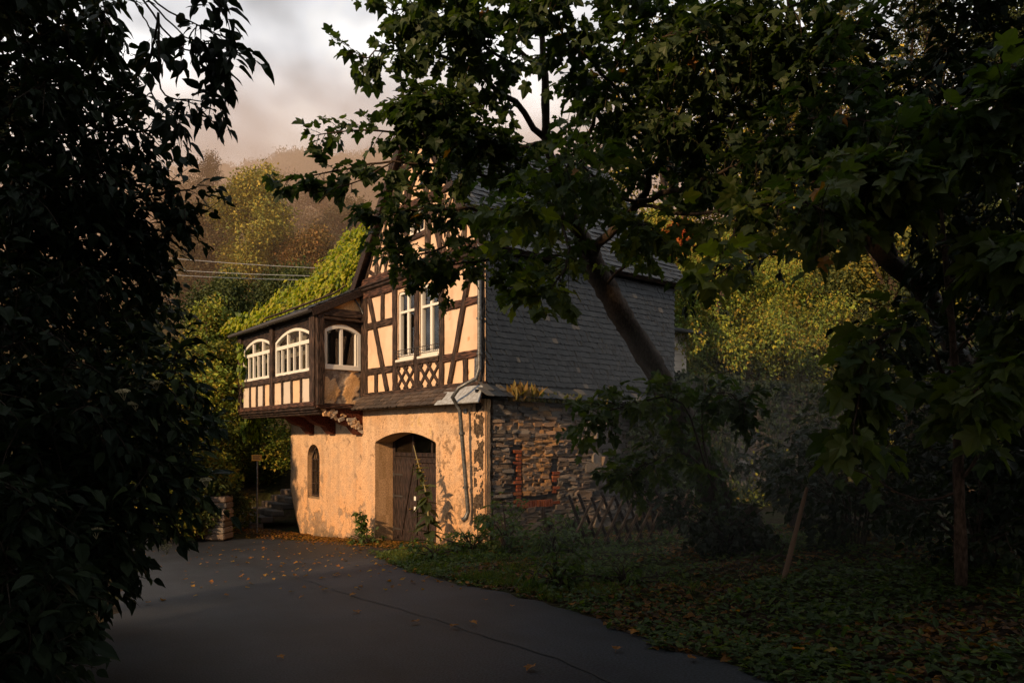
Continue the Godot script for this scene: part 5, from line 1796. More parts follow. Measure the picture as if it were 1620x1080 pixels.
func bg_tree(called: String, label: String, base: Vector3, h: float, r: float, low: float, n: int, clump: float, cols: Array, opts := {}) -> Node3D:
	var root := thing(called, label, opts.get("cat", "tree"), base, opts.get("group", ""))
	var lobes := []
	var k := opts.get("lobes", 11) as int
	for i in k:
		var u := (i + 0.5) / k
		var y := lerpf(low, h, u)
		var prof := sin(clampf((u * 0.82 + 0.14), 0, 1) * PI)
		var a := i * 2.4 + rr(-0.5, 0.5)
		var rad := r * prof * rr(0.45, 0.75)
		lobes.append([Vector3(cos(a) * rad, y, sin(a) * rad), r * rr(0.34, 0.55) * (0.55 + 0.45 * prof)])
	lobes.append([Vector3(0, h - r * 0.3, 0), r * 0.35])
	var wood := MB.new()
	var lean := Vector3(rr(-0.3, 0.3), 0, rr(-0.3, 0.3))
	var tr := [Vector3(0, -0.5, 0), Vector3(0, low * 0.6, 0) + lean * 0.3, Vector3(0, lerpf(low, h, 0.45), 0) + lean, Vector3(0, h * 0.93, 0)]
	var pts := spline(tr, 4)
	var rad2 := []
	for i in pts.size(): rad2.append(lerpf(h * 0.02 + 0.03, 0.02, i / float(pts.size() - 1)))
	wood.tube(pts, rad2, 7)
	for q in lobes:
		var c: Vector3 = q[0]
		wood.tube(spline([Vector3(0, maxf(c.y - r * 0.9, low * 0.5), 0) + lean * 0.5, Vector3(c.x * 0.5, c.y - r * 0.3, c.z * 0.5), c + Vector3(0, q[1] * 0.6, 0)], 3), [h * 0.008 + 0.015, h * 0.008 + 0.01, h * 0.007 + 0.01, h * 0.006 + 0.008, 0.03, 0.02, 0.012], 5, false)
	part("trunk", wood, M.bark, root)
	var xs := []; var cs := []
	var gap: float = opts.get("gap", 0.12)
	for i in n:
		var li := rng.randi_range(0, lobes.size() - 1)
		var q: Array = lobes[li]
		var d := rdir()
		d.y *= 0.8
		var p: Vector3 = q[0] + d * q[1] * pow(rng.randf(), 0.35)
		if noise.get_noise_3d(p.x * 60.0 / r, p.y * 60.0 / r, p.z * 60.0 / r) < -gap:
			continue
		var s := clump * rr(0.7, 1.3)
		xs.append(Transform3D(Basis.from_euler(Vector3(rr(-0.5, 0.5), rr(0, TAU), rr(-0.5, 0.5))) * Basis.from_scale(Vector3.ONE * s), p))
		var c: Color = cols[rng.randi_range(0, cols.size() - 1)]
		var v: float = rr(0.75, 1.25) * [0.7, 1.2, 0.95, 1.3, 0.8][li % 5]
		cs.append(Color(c.r * v, c.g * v, c.b * v))
	multi("crown", clump_mesh(opts.get("v", 0), opts.get("per", 12), opts.get("leaf", 0.34), opts.get("leaf_kind", "small")), M.far_leaf, xs, cs, root)
	return root


func build_background() -> void:
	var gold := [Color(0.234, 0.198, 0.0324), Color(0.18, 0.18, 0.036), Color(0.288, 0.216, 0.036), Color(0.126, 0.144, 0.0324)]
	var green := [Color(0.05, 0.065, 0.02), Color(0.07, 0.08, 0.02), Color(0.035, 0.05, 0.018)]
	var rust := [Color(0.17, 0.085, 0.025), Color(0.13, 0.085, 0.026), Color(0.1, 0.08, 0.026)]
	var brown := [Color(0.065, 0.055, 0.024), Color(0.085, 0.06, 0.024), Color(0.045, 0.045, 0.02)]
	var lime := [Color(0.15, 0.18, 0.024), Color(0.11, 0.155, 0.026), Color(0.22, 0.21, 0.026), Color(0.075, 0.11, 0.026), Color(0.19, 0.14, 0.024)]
	var red := [Color(0.3, 0.05, 0.015), Color(0.24, 0.07, 0.015), Color(0.3, 0.1, 0.02)]
	# left gap: px, depth, top py, radius
	for q in [
		["linden_tree", "big golden green tree rising above the wires in the mist", 410, 46.0, 278, 3.3, gold, 0.42, 5200],
		["beech_tree", "small rust coloured tree at the foot of the golden tree", 492, 44.0, 372, 2.3, rust, 0.4, 2200],
		["beech_tree", "dark brown tree left of the golden tree under the leaves", 318, 50.0, 330, 3.4, brown, 0.45, 3600],
		["ash_tree", "thin topped brown tree standing taller at the left of the golden tree", 328, 60.0, 248, 2.6, brown, 0.3, 2600],
		["beech_tree", "dark hazy tree behind the roof creeper", 550, 56.0, 330, 3.6, brown, 0.5, 3200],
		["oak_tree", "green bushy tree below the wires at the left", 350, 36.0, 448, 2.4, green, 0.36, 3000],
		["oak_tree", "green tree below the wires behind the creeper", 468, 38.0, 440, 2.6, green, 0.36, 3000],
		["oak_tree", "yellowing tree lowest at the left of the creeper roof", 330, 27.0, 492, 2.0, lime, 0.3, 3000],
		["ash_tree", "hazy tree right of the golden tree, half up the slope", 505, 70.0, 300, 4.2, brown, 0.6, 2600],
		["ash_tree", "hazy tree left on the slope above the brown trees", 285, 74.0, 300, 4.4, brown, 0.6, 2600],
	]:
		var b := GP(q[2], q[3])
		var top: float = EYE + (695.0 - q[4]) / F * q[3]
		bg_tree(q[0], q[1], b, maxf(top - b.y, 2.5), q[5], (top - b.y) * 0.25, q[8], q[7] * 1.3, q[6], {"lobes": 14 if q[0] != "ash_tree" else 22, "gap": 0.12 if q[0] != "ash_tree" else -0.04})
	# the wooded ridge in the mist
	var i := 0
	for q in [[300, 118, 268, 6], [345, 122, 262, 7], [392, 126, 262, 6], [430, 116, 258, 5], [462, 112, 244, 6], [500, 108, 240, 6], [540, 112, 250, 6], [580, 108, 244, 6], [620, 112, 238, 7], [330, 92, 300, 6], [390, 95, 292, 6], [450, 92, 286, 6], [520, 90, 290, 6], [580, 92, 284, 6], [640, 90, 280, 6], [260, 96, 300, 6], [225, 118, 262, 6], [680, 108, 240, 7]]:
		var b := GP(q[0], q[1])
		var top: float = EYE + (695.0 - q[2]) / F * q[1]
		var names_ := ["first", "second"]
		bg_tree("ridge_tree", ridge_label(q[0], q[1]), b, maxf(top - b.y, 5.0), q[3] * 0.8, 1.5, 1100, 1.0, brown + green + green, {"group": "trees on the misty ridge", "leaf": 0.4, "per": 14})
		i += 1
	# scrub on the terrace right of the house
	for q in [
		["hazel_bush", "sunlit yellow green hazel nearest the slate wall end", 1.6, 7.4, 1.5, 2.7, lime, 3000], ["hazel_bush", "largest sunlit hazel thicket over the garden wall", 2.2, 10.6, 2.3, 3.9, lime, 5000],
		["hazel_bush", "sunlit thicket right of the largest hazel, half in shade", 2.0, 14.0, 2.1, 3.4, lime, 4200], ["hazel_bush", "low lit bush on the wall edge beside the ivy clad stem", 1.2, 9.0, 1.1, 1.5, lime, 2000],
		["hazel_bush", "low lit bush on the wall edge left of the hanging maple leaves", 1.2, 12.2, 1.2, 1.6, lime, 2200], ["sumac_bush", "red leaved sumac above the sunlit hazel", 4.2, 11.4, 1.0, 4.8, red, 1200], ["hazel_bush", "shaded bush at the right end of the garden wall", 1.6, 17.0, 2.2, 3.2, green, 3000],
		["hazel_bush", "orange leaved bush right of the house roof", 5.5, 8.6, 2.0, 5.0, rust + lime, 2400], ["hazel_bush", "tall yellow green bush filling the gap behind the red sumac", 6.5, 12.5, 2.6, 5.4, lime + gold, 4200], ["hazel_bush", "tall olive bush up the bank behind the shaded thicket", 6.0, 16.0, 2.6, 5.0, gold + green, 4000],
	]:
		var bx: float = CX - 0.63 * q[2] + 0.777 * q[3]; var bd: float = CD + 0.777 * q[2] + 0.63 * q[3]
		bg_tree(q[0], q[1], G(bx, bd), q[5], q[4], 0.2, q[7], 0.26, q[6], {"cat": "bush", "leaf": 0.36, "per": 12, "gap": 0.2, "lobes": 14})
	var tx := []; var tc := []
	for k in 9000:
		var t := 0.4 + 10.0 * pow(rng.randf(), 2.0); var s := rr(5.6, 19.0)
		var gx := CX - 0.63 * t + 0.777 * s; var gd := CD + 0.777 * t + 0.63 * s
		tx.append(Transform3D(Basis.from_euler(Vector3(rr(-0.4, 0.4), rr(0, TAU), rr(-0.4, 0.4))) * Basis.from_scale(Vector3.ONE * rr(0.14, 0.34)), G(gx, gd) + Vector3(0, rr(0.0, 0.35), 0)))
		tc.append((lime + green)[rng.randi_range(0, 7)])
	var hs := multi("hillside_scrub", clump_mesh(1, 12, 0.4), M.far_leaf, tx, tc, self)
	tag(hs, "low yellowing scrub covering the garden terrace above the wall", "scrub", "", "stuff")
	for q in [
		["hill_tree", "tall brown tree behind the house at the roof's right end", 1060, 32.0, 40, 4.0, brown + gold], ["hill_tree", "tall dim tree up the slope behind the sunlit hazel", 1190, 34.0, 80, 4.4, green + brown], ["hill_tree", "tall dim tree up the slope right of the crooked trunk", 1330, 31.0, 20, 4.4, brown + gold],
		["hill_tree", "tall dark tree on the slope near the right border", 1470, 30.0, -20, 4.6, green + brown], ["hill_tree", "outermost dark tree on the slope at the right border", 1600, 28.0, 0, 4.6, green], ["hill_tree", "brownish tree on the slope between hazel and crooked trunk", 1260, 28.5, 260, 3.0, gold + brown], ["hill_tree", "olive tree on the slope above the shaded bush", 1410, 26.0, 250, 3.2, green + gold], ["hill_tree", "dark olive tree on the slope behind the sapling", 1540, 24.0, 280, 3.2, green],
	]:
		var b := GP(q[2], q[3])
		var top: float = EYE + (695.0 - q[4]) / F * q[3]
		bg_tree(q[0], q[1], b, maxf(top - b.y, 4.0), q[5], 1.5, 3400, 0.5, q[6], {"lobes": 16, "gap": 0.05})
	# greenery left of the house, round the foot of the steps
	for q in [
		["elder_bush", "yellowing elder beside the creeper at the oriel's far end", -9.6, 22.6, 2.0, 5.6, lime, 3600], ["elder_bush", "lit yellow bush between the hedge and the oriel", -9.2, 19.8, 1.2, 4.0, lime + gold, 2400], ["elder_bush", "dark bush beside the steps under the oriel", -8.7, 20.4, 0.9, 1.9, green, 1400], ["elder_bush", "bright bush seen through the passage under the oriel", -10.6, 29.0, 2.4, 3.2, lime, 2400], ["elder_bush", "green bush up the bank behind the steps", -12.6, 27.0, 2.4, 5.0, green + lime, 2600]]:
		bg_tree(q[0], q[1], G(q[2], q[3]), q[5], q[4], 0.3, q[7], 0.28, q[6], {"cat": "bush", "leaf": 0.4, "per": 10, "leaf_kind": "ovate", "gap": 0.2})


func ridge_label(px: int, d: int) -> String:
	var far := [225, 300, 345, 392, 430, 462, 500, 540, 580, 620, 680]
	var near := [260, 330, 390, 450, 520, 580, 640]
	var nth := ["leftmost", "second", "third", "fourth", "fifth", "sixth", "seventh", "eighth", "ninth", "tenth", "rightmost"]
	if d > 100:
		var k := far.find(px)
		return "%s hazy tree%s of the far row on the misty ridge" % [nth[k], "" if k == 0 or k == 10 else " from the left"]
	var k := near.find(px)
	return "%s hazy tree%s of the nearer row below the misty ridge" % [nth[k] if k < 6 else "rightmost", "" if k == 0 or k == 6 else " from the left"]


func build_shade_trees() -> void:
	# the row of trees along the lane beside and behind the viewer: they keep the foreground dark
	var green := [Color(0.05, 0.065, 0.02), Color(0.06, 0.07, 0.02), Color(0.035, 0.05, 0.018)]
	bush("hedge_shrub", "shaded hedge shrub beside the lane, left of the picture", "shrub", G(-6.6, 3.2), 1.5, 3.6, 2600, 0.14, "ovate", HEDGE, [0, 1, 2])
	for q in [[-5.4, 0.4, 7.8, 3.4, 2.0], [-8.2, -4.5, 8.0, 4.0, 2.0], [-3.4, -5.0, 12.0, 4.0, 3.0], [4.6, 0.4, 10.5, 3.6, 3.2], [2.6, -6.0, 12.0, 4.0, 3.0], [-0.4, -2.6, 11.0, 3.6, 4.6], [8.8, 4.6, 11.0, 3.4, 2.0], [6.2, -3.6, 11.0, 3.8, 2.4]]:
		bg_tree("lane_tree", "%s tree of the row along the lane, beyond the picture's edge" % ["low spreading left", "left rear", "tall left hindmost", "right hand", "right hindmost", "high crowned middle", "far right foremost", "far right rear"][[-5.4, -8.2, -3.4, 4.6, 2.6, -0.4, 8.8, 6.2].find(q[0])], G(q[0], q[1]), q[2], q[3], q[4], 4200, 0.5, green, {"lobes": 18, "gap": 0.3, "group": "trees along the lane behind the viewer"})


func build_low_plants() -> void:
	# nettles and herbs at the foot of the house and along the verge
	var nettle := [Color(0.06, 0.098, 0.026), Color(0.078, 0.12, 0.028), Color(0.046, 0.078, 0.026), Color(0.12, 0.155, 0.03)]
	for q in [
		["nettle_clump", "tall nettle clump against the rubble wall left of the leaning posts", 800, 13.0, 0.75, 0.95, 700], ["nettle_clump", "nettle clump in front of the house corner", 745, 13.2, 0.6, 0.6, 500], ["nettle_clump", "bright leafy nettle clump at the lane edge below the lattice fence", 880, 8.7, 0.5, 0.42, 420],
		["nettle_clump", "nettle clump before the lattice fence's left end", 870, 11.6, 0.6, 0.6, 520], ["nettle_clump", "low herbs at the lane edge beside the mullein", 690, 12.4, 0.5, 0.35, 360], ["nettle_clump", "weed tuft rooted at the foot of the wall left of the door", 576, 17.3, 0.45, 0.4, 320], ["nettle_clump", "low herbs right of the bright nettle clump", 985, 8.6, 0.5, 0.25, 260], ["nettle_clump", "nettles under the rubble wall right of the leaning posts", 905, 13.4, 0.6, 0.7, 480],
		["nettle_clump", "grassy herbs in front of the mullein foot", 655, 14.6, 0.35, 0.25, 200]]:
		bush(q[0], q[1], "nettles", GP(q[2], q[3]), q[4], q[5], q[6], 0.1, "ovate", nettle, [0, 1, 2, 0, 1, 3], 30)
	bush("creeper_shoot", "single leafy shoot climbing the plaster left of the door", "creeper", GP(574, 17.9), 0.14, 1.05, 160, 0.12, "broad", nettle, [0, 1, 3], 40)
	# grass, ivy and litter: nobody could count these
	var xs := []; var cs := []
	var gx := []; var gc := []
	var lx := []; var lc := []
	var n := 0
	while n < 52000:
		n += 1
		var d := 3.6 + 11.0 * pow(rng.randf(), 1.3)
		var off := pow(rng.randf(), 1.2) * 8.0
		var x := right_edge(d) + off - 0.1 + 0.25 * fbm(d, 1.0, 70.0)
		var s2 := along(x, d)
		if s2.x > 0.0 and s2.y > -0.2: continue
		var green_share := 0.52 + 1.5 * fbm(x, d, 20.0) + (0.3 if x > 2.5 and d < 8.0 else 0.0) + (0.25 if d > 8.0 and off < 3.0 else 0.0)
		var p := G(x, d)
		if rng.randf() < green_share:
			var y := Vector3(rr(-1, 1), rr(-0.1, 0.5), rr(-1, 1))
			var z := Vector3.UP + rdir() * 0.45
			y = y.normalized(); z = (z - y * z.dot(y)).normalized()
			xs.append(Transform3D(Basis(y.cross(z), y, z) * rr(0.025, 0.085), p + Vector3(0, rr(0.0, 0.05) + 0.16 * maxf(0.0, fbm(x, d + 40.0, 50.0) + 0.1) * rng.randf(), 0)))
			cs.append(nettle[rng.randi_range(0, 2)] if rng.randf() < 0.85 else nettle[3])
		elif rng.randf() < 0.5:
			var y := Vector3(rr(-1, 1), rr(-0.2, 0.2), rr(-1, 1)).normalized()
			var z := Vector3.UP + rdir() * 0.4
			z = (z - y * z.dot(y)).normalized()
			lx.append(Transform3D(Basis(y.cross(z), y, z) * rr(0.03, 0.085), p + Vector3(0, 0.025, 0)))
			lc.append([Color(0.1, 0.05, 0.02), Color(0.16, 0.07, 0.02), Color(0.06, 0.035, 0.018), Color(0.28, 0.12, 0.025)][rng.randi_range(0, 3)])
	for k in 15000:    # short grass along the lane edge, greenest before the fence
		var d := 14.2 - 6.6 * pow(rng.randf(), 1.5)
		var off := absf(rng.randfn()) * 0.9
		var x := right_edge(d) + off - 0.05
		if along(x, d).x > -0.05 and along(x, d).y > -0.2: continue
		if fbm(x, d, 55.0) < 0.02 + 0.2 * rng.randf(): continue
		var y := (Vector3.UP + rdir() * 0.75).normalized()
		var z := rdir(); z = (z - y * z.dot(y)).normalized()
		gx.append(Transform3D(Basis(y.cross(z) * 0.3, y, z) * rr(0.04, 0.15), G(x, d)))
		gc.append([Color(0.09, 0.125, 0.028), Color(0.14, 0.15, 0.032), Color(0.07, 0.095, 0.024)][rng.randi_range(0, 2)])
	# moss and litter before the door and along the far edge of the lane
	for k in 3600:
		var u := rng.randf()
		var x: float; var d: float
		if u < 0.75:
			var t := rr(-0.5, 12.5)
			var w := absf(rng.randfn()) * 0.55
			x = CX - 0.63 * t - 0.777 * w; d = CD + 0.777 * t - 0.63 * w
			if t > 8.5: d -= (t - 8.5) * 0.3
		else:
			d = rr(9.0, 19.0); x = lerpf(left_edge(d) + 0.3, right_edge(minf(d, 14.4)), pow(rng.randf(), 0.6))
			if rng.randf() < 0.7: continue
		if k % 9 == 0 and d < 9.0: continue
		var y := Vector3(rr(-1, 1), rr(-0.25, 0.25), rr(-1, 1)).normalized()
		var z := Vector3.UP + rdir() * 0.3
		z = (z - y * z.dot(y)).normalized()
		lx.append(Transform3D(Basis(y.cross(z), y, z) * rr(0.035, 0.085), Vector3(x, base_level(x, d) + 0.035, -d)))
		lc.append([Color(0.2, 0.085, 0.02), Color(0.3, 0.12, 0.025), Color(0.12, 0.06, 0.02), Color(0.38, 0.2, 0.03)][rng.randi_range(0, 3)])
	for k in 2600:    # moss cushion
		var t := rr(1.2, 4.6); var w := 0.15 + absf(rng.randfn()) * 0.35
		var x := CX - 0.63 * t - 0.777 * w; var d := CD + 0.777 * t - 0.63 * w
		if fbm(x, d, 60.0) < -0.02: continue
		var y := (Vector3.UP + rdir() * 0.8).normalized()
		var z := rdir(); z = (z - y * z.dot(y)).normalized()
		gx.append(Transform3D(Basis(y.cross(z) * 0.5, y, z) * rr(0.02, 0.06), Vector3(x, base_level(x, d) + 0.01, -d)))
		gc.append([Color(0.13, 0.1, 0.015), Color(0.1, 0.09, 0.015), Color(0.16, 0.1, 0.015)][rng.randi_range(0, 2)])
	var o := multi("ground_cover", leaf_mesh("ovate"), M.leaf, xs, cs, self)
	tag(o, "ivy and low herbs covering the verge on the right", "ground cover", "", "stuff")
	o = multi("grass", leaf_mesh("lance"), M.leaf, gx, gc, self)
	tag(o, "short grass and moss along the edge of the lane", "grass", "", "stuff")
	o = multi("leaf_litter", leaf_mesh("broad"), M.leaf, lx, lc, self)
	tag(o, "brown leaf litter along the lane edges and on the verge", "leaf litter", "", "stuff")
	# single fallen leaves on the asphalt
	var fall := [Color(0.5, 0.2, 0.03), Color(0.42, 0.26, 0.04), Color(0.3, 0.12, 0.025)]
	var tinted := []
	for c in fall:
		var m: StandardMaterial3D = M.leaf.duplicate(); m.albedo_color = c.linear_to_srgb(); tinted.append(m)
	var spots := [[440, 1046, 0], [560, 945, 0], [745, 990, 0], [715, 998, 2], [810, 965, 0], [838, 933, 1], [396, 886, 0], [327, 893, 0], [588, 907, 1], [502, 894, 2], [470, 893, 0], [440, 884, 0], [296, 920, 2], [235, 958, 0], [543, 879, 0], [612, 897, 2], [660, 905, 0], [536, 911, 2], [700, 925, 2], [738, 928, 0], [858, 946, 0], [768, 955, 2], [980, 997, 1], [1008, 1005, 0], [1075, 1013, 0], [905, 963, 0], [975, 1036, 2], [843, 1062, 2], [1190, 1053, 1], [1270, 1045, 0], [1325, 1050, 1], [1090, 1050, 2], [418, 869, 0], [372, 872, 2], [350, 880, 0], [562, 972, 2], [660, 990, 2], [1160, 985, 0]]
	var rows := []
	for q in spots:
		var d := 10.0
		for it in 40:
			var gy := base_level((q[0] - 810.0) / F * d, d)
			d = 0.5 * d + 0.5 * (EYE - gy) * F / (q[1] - 695.0)
		var x: float = (q[0] - 810.0) / F * d
		var lf := part("fallen_leaf", leaf_mesh("maple"), tinted[q[2]], self)
		var y := Vector3(rr(-1, 1), 0.05, rr(-1, 1)).normalized()
		var z := (Vector3.UP + rdir() * 0.25); z = (z - y * z.dot(y)).normalized()
		var gy2 := base_level(x, d) if x < right_edge(d) else ground(x, d)
		lf.transform = Transform3D(Basis(y.cross(z), y, z) * rr(0.06, 0.095), Vector3(x, gy2 + 0.045, -d))
		var seam := lookup([4.68, 5.32, 6.99, 8.9, 14.05, 19.5], [0.61, 0.32, -0.67, -1.93, -5.07, -8.82], d)
		rows.append([lf, q[2], "left of the tar joint" if x < seam - 0.12 else ("right of the tar joint" if x < right_edge(minf(d, 14.4)) - 0.35 else "at the verge side of the lane"), d])
	rows.sort_custom(func(p, r): return p[3] < r[3])
	var count := {}
	var nth := ["nearest", "second nearest", "third nearest", "fourth nearest", "fifth nearest", "sixth nearest", "seventh nearest", "eighth nearest", "ninth nearest", "tenth nearest", "eleventh nearest", "twelfth nearest", "thirteenth nearest", "fourteenth nearest"]
	for q in rows:
		var kind: String = ["orange", "yellow", "curled brown"][q[1]]
		var key: String = kind + q[2]
		count[key] = count.get(key, 0) + 1
		tag(q[0], "%s of the fallen %s maple leaves %s" % [nth[count[key] - 1], kind, q[2]], "fallen leaf", "leaves scattered on the lane")


func build_small_things() -> void:
	# mullein with yellow flowers in front of the door
	var at := GP(676, 15.2)
	var mu := thing("mullein_plant", "tall mullein with a yellow flower spike leaning before the door", "flower", at)
	var st := MB.new()
	var top := P(654, 704, 15.4) - at
	var pts := spline([Vector3(0, -0.1, 0), Vector3(0.02, 0.7, 0), P(672, 770, 15.2) - at, P(662, 735, 15.3) - at, top], 5)
	var rad := []
	for i in pts.size(): rad.append(lerpf(0.028, 0.008, i / float(pts.size() - 1)))
	st.tube(pts, rad, 8)
	part("stem", st, mat(0.2, 0.17, 0.08, 0.9), mu)
	var gm: StandardMaterial3D = M.leaf.duplicate(); gm.albedo_color = lin(0.085, 0.1, 0.045)
	var gm2: StandardMaterial3D = M.leaf.duplicate(); gm2.albedo_color = lin(0.05, 0.07, 0.03)
	for k in 64:
		var h := pow(rng.randf(), 1.1) * 1.6
		var a := rr(0, TAU)
		var dir := Vector3(cos(a), rr(-0.8, 0.3), sin(a)).normalized()
		var s := lerpf(0.5, 0.22, h / 1.6) * rr(0.8, 1.1)
		var z := (Vector3.UP + rdir() * 0.3); z = (z - dir * z.dot(dir)).normalized()
		var f := clampf(h / 2.1, 0, 1) * (pts.size() - 1)
		part("leaf", leaf_mesh("lance" if k % 3 else "ovate"), [gm, gm2][k % 2], mu, Transform3D(Basis(dir.cross(z), dir, z) * s, pts[int(f)]))
	for k in 60:
		var f := lerpf(0.5, 0.84, k / 59.0) * (pts.size() - 1)
		var mb := MB.new()
		var a := rr(0, TAU)
		var o := Vector3(cos(a), 0.3, sin(a)) * lerpf(0.07, 0.035, k / 59.0)
		for i in 5:
			var b := TAU * i / 5.0
			mb.flat(o, o + Vector3(cos(b), 0.3, sin(b)) * 0.034, o + Vector3(cos(b + 1.1), 0.35, sin(b + 1.1)) * 0.034, Vector3.UP)
		part("flower", mb, M.yellow if M.has("yellow") else yellow(), mu, Transform3D(Basis(), pts[int(f)]))
	# lattice fence of crossed half round poles
	var fe := thing("lattice_fence", "low crossed pole lattice fence leaning before the rubble wall", "fence")
	var x0 := 0.93; var dd := 12.0
	for k in 13:
		for s in [0, 1]:
			var bx := x0 + k * 0.185 + rr(-0.015, 0.015)
			if s == 1 and k > 10: continue
			var dep := dd + k * 0.03 + (0.035 if s == 1 else 0.0)
			var lean := 0.42 if s == 0 else -0.36
			if s == 1: bx += 0.35
			var y0 := ground(bx, dep) - 0.06
			var mb := MB.new()
			var L := rr(0.9, 0.99)
			mb.tube([Vector3(0, 0, 0), Vector3(0, L * 0.5, 0), Vector3(0, L, 0)], [0.03, 0.028, 0.026], 8)
			part("pole", mb, M.pole if s == 0 else M.wood, fe, Transform3D(Basis(Vector3(0, 0, 1), -lean), Vector3(bx, y0, -dep)))
	for q in [["post", "left leaning weathered post before the bricked up window", 868, 871, 858, 803, 0.055], ["post", "shorter dark post right of the leaning weathered post", 872, 870, 873, 822, 0.06]]:
		var d := 13.7
		var b: Vector3 = GP(q[2], d)
		var e := P(q[4], q[5], d + 0.05) - b
		var po := thing("wooden_post", q[1], "post", b)
		var mb := MB.new()
		mb.tube([Vector3(0, -0.2, 0), e * 0.3 + Vector3(0.01, 0, 0), e * 0.7, e], [q[6], q[6] * 1.02, q[6] * 0.93, q[6] * 0.9], 9)
		part("shaft", mb, M.bark_pale if q[6] < 0.058 else M.bark, po)
		var kn := MB.new()
		kn.tube([e * 0.98, e + e.normalized() * 0.02], [q[6] * 0.8, q[6] * 0.5], 9)
		part("cut_end", kn, M.wood_grey, po)
	# wooden stake on the verge
	var sb := GP(1237, 7.7)
	var sk := thing("wooden_stake", "long brown wooden stake leaning on the right verge", "stake", sb)
	var se := P(1277, 771, 7.75) - sb
	var sm := MB.new()
	sm.tube(spline([Vector3(-0.02, -0.15, 0), se * 0.5 + Vector3(0.008, 0, 0), se], 5), [0.026, 0.028, 0.027, 0.025, 0.026, 0.024, 0.025, 0.023, 0.024, 0.022, 0.02], 9, true, noise)
	part("shaft", sm, M.wood_stake if M.has("wood_stake") else stake_mat(), sk)
	var se2 := MB.new()
	se2.tube([se * 0.995, se * 1.012], [0.018, 0.01], 7)
	part("cut_end", se2, M.wood_grey, sk)
	# dead sticks by the stake
	var k2 := 0
	for q in [[1200, 880, 1185, 905, 8.6, "short broken branch lying left of the wooden stake"], [1215, 888, 1250, 884, 8.4, "pale stick lying level beside the wooden stake"], [960, 770, 1090, 835, 11.4, "thin bare branch hanging over the lattice fence"]]:
		var a := P(q[0], q[1], q[4]); var b := P(q[2], q[3], q[4] - 0.1)
		var bo := thing("dead_branch", q[5], "branch", a)
		var mb := MB.new()
		var mid: Vector3 = (b - a) * 0.5 + Vector3(0, 0.06, 0.03)
		mb.tube(spline([Vector3.ZERO, mid, b - a], 5), [0.02, 0.019, 0.018, 0.017, 0.016, 0.015, 0.014, 0.013, 0.011, 0.009, 0.006], 6)
		part("stick", mb, M.bark_pale, bo)
		var mb2 := MB.new()
		mb2.tube([mid, mid + (b - a) * 0.2 + Vector3(0, 0.12, 0.02)], [0.01, 0.004], 5)
		part("side_twig", mb2, M.bark_pale, bo)
		k2 += 1
	# steps up the bank beside the house
	var sp := thing("garden_steps", "overgrown worn stone steps climbing beside the plaster wall", "steps")
	for k in 7:
		var t := 11.15 + 0.02 * k
		for j in 3:
			var mb := MB.new()
			var w := rr(0.5, 0.66)
			mb.box(Vector3(-w / 2, 0, 0), Vector3(w / 2, 0.19, 0.42), Transform3D(), 0.03)
			part("step_stone", mb, M["stone%d" % [1, 2, 4][rng.randi_range(0, 2)]], sp, house.transform * Transform3D(Basis(Vector3.UP, rr(-0.06, 0.06)), Vector3(t + 0.1 + j * 0.62, -0.62 + k * 0.185, -0.9 + k * 0.34)))
	# ruined pillar left of the steps
	var pb := P(345, 852, 20.2)
	var pi_ := thing("gate_pillar", "short crumbling stone gate pillar left of the steps", "pillar", pb)
	for k in 7:
		var mb := MB.new()
		mb.box(Vector3(-0.3 + rr(-0.04, 0.04), k * 0.17, -0.3), Vector3(0.3 + rr(-0.04, 0.04), k * 0.17 + 0.165, 0.3), Transform3D(Basis(Vector3.UP, rr(-0.08, 0.08)), Vector3.ZERO), 0.03)
		part("stone", mb, M["stone%d" % [1, 4, 2][k % 3]], pi_)
	# yellow notice on a post
	var np := P(406, 724, 21.5)
	var sg := thing("notice_sign", "small yellow notice board with dark lines on a thin post under the oriel", "sign", Vector3(np.x, ground(np.x, 21.5), np.z))
	var rot := Basis(Vector3.UP, 0.2)
	var hgt := np.y - sg.position.y
	var pm := MB.new()
	pm.tube([Vector3(0, -0.2, -0.03), Vector3(0, hgt + 0.1, -0.03)], [0.025, 0.025], 8)
	part("pole", pm, M.zinc, sg)
	var bd := MB.new()
	bd.box(Vector3(-0.14, -0.09, -0.01), Vector3(0.14, 0.09, 0.01), Transform3D(), 0.004)
	part("board", bd, mat(0.5, 0.22, 0.02, 0.6), sg, Transform3D(rot, Vector3(0, hgt, 0.02)))
	for k in 3:
		var ln := MB.new()
		ln.box(Vector3(-0.1, -0.008, 0.0), Vector3(0.1 - 0.03 * (k % 2), 0.008, 0.003))
		part("text_line", ln, M.black, sg, Transform3D(rot, Vector3(0.0, hgt + 0.045 - k * 0.04, 0.032)))
	# the three wires across the valley
	var wi := 0
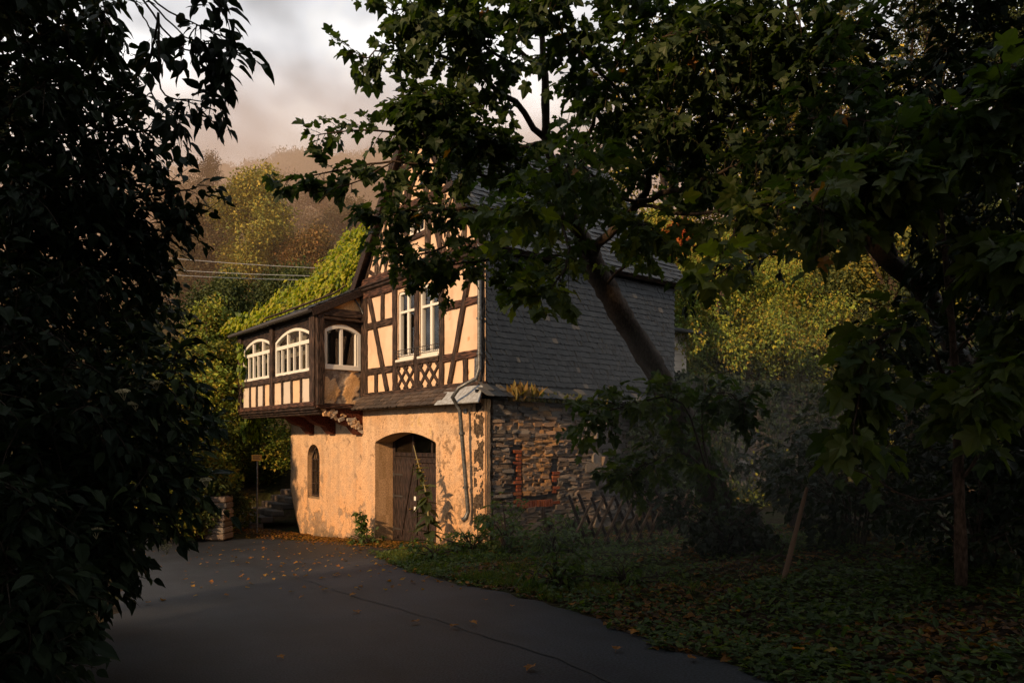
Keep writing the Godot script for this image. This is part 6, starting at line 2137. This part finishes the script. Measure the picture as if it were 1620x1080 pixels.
	for q in [[406, 424, "highest of the three thin wires crossing before the golden tree"], [427, 432, "middle one of the three thin wires crossing before the golden tree"], [436, 437, "lowest of the three thin wires crossing before the golden tree"]]:
		var mb := MB.new()
		var wp := []
		var wr := []
		for i in 17:
			var u := i / 16.0
			var px := lerpf(150, 700, u)
			wp.append(P(px, lerpf(q[0] - 6.0, q[1] + 8.0, u) + 8.0 * (1.0 - pow(2.0 * u - 1.0, 2.0)) - 4.0, 31.0 + wi * 0.3))
			wr.append(0.012)
		mb.tube(wp, wr, 5)
		var w := part("overhead_wire", mb, M.lead, self)
		tag(w, q[2], "wire", "overhead wires")
		wi += 1
	# dry grass tuft on the wall top
	var T := Plant.new()
	var gt := thing("dry_grass_tuft", "tuft of dry yellow grass growing on top of the rubble wall", "grass")
	gt.transform = house.transform
	for k in 420:
		var s := 0.55 + absf(rng.randfn()) * 0.35
		if k > 160: s = rr(0.9, 3.4)
		var y := Vector3(rr(-0.5, 0.3), 1.0, rr(-0.5, 0.5))
		add_leaf(T, Vector3(-0.14 + rr(-0.1, 0.1), 2.98, s), y, rdir(), rr(0.12, 0.42) * (1.0 if k <= 160 else 0.6), pick([0, 0, 1] if k <= 160 else [2, 2, 1]))
	grown(T, gt, "lance", [Color(0.3, 0.18, 0.06), Color(0.22, 0.17, 0.05), Color(0.1, 0.12, 0.02)], M.bark, 0)


func yellow() -> Material:
	M.yellow = mat(0.6, 0.42, 0.03, 0.7)
	return M.yellow


func stake_mat() -> Material:
	M.wood_stake = mat(0.15, 0.085, 0.05, 0.85)
	return M.wood_stake


func build_mist() -> void:
	for q in [["valley_mist", "pale brown morning mist lying over the wooded slope", Vector3(-34, 15, -108), Vector3(190, 58, 60), Color(0.95, 0.87, 0.8), 0.036],
		["thin_mist", "thin haze between the house and the golden tree", Vector3(-26, 10, -57.5), Vector3(110, 36, 40), Color(0.95, 0.8, 0.68), 0.009],
		["verge_mist", "faint smoky haze drifting over the right verge", Vector3(3.8, 1.8, -9.8), Vector3(9.0, 4.4, 6.0), Color(0.93, 0.9, 0.86), 0.013]]:
		var f := FogVolume.new()
		f.name = q[0]
		f.shape = RenderingServer.FOG_VOLUME_SHAPE_ELLIPSOID if q[0] == "verge_mist" else RenderingServer.FOG_VOLUME_SHAPE_BOX
		f.size = q[3]
		f.position = q[2]
		var m := FogMaterial.new()
		m.albedo = q[4]
		m.density = q[5]
		f.material = m
		add_child(f)
		tag(f, q[1], "mist", "", "stuff")
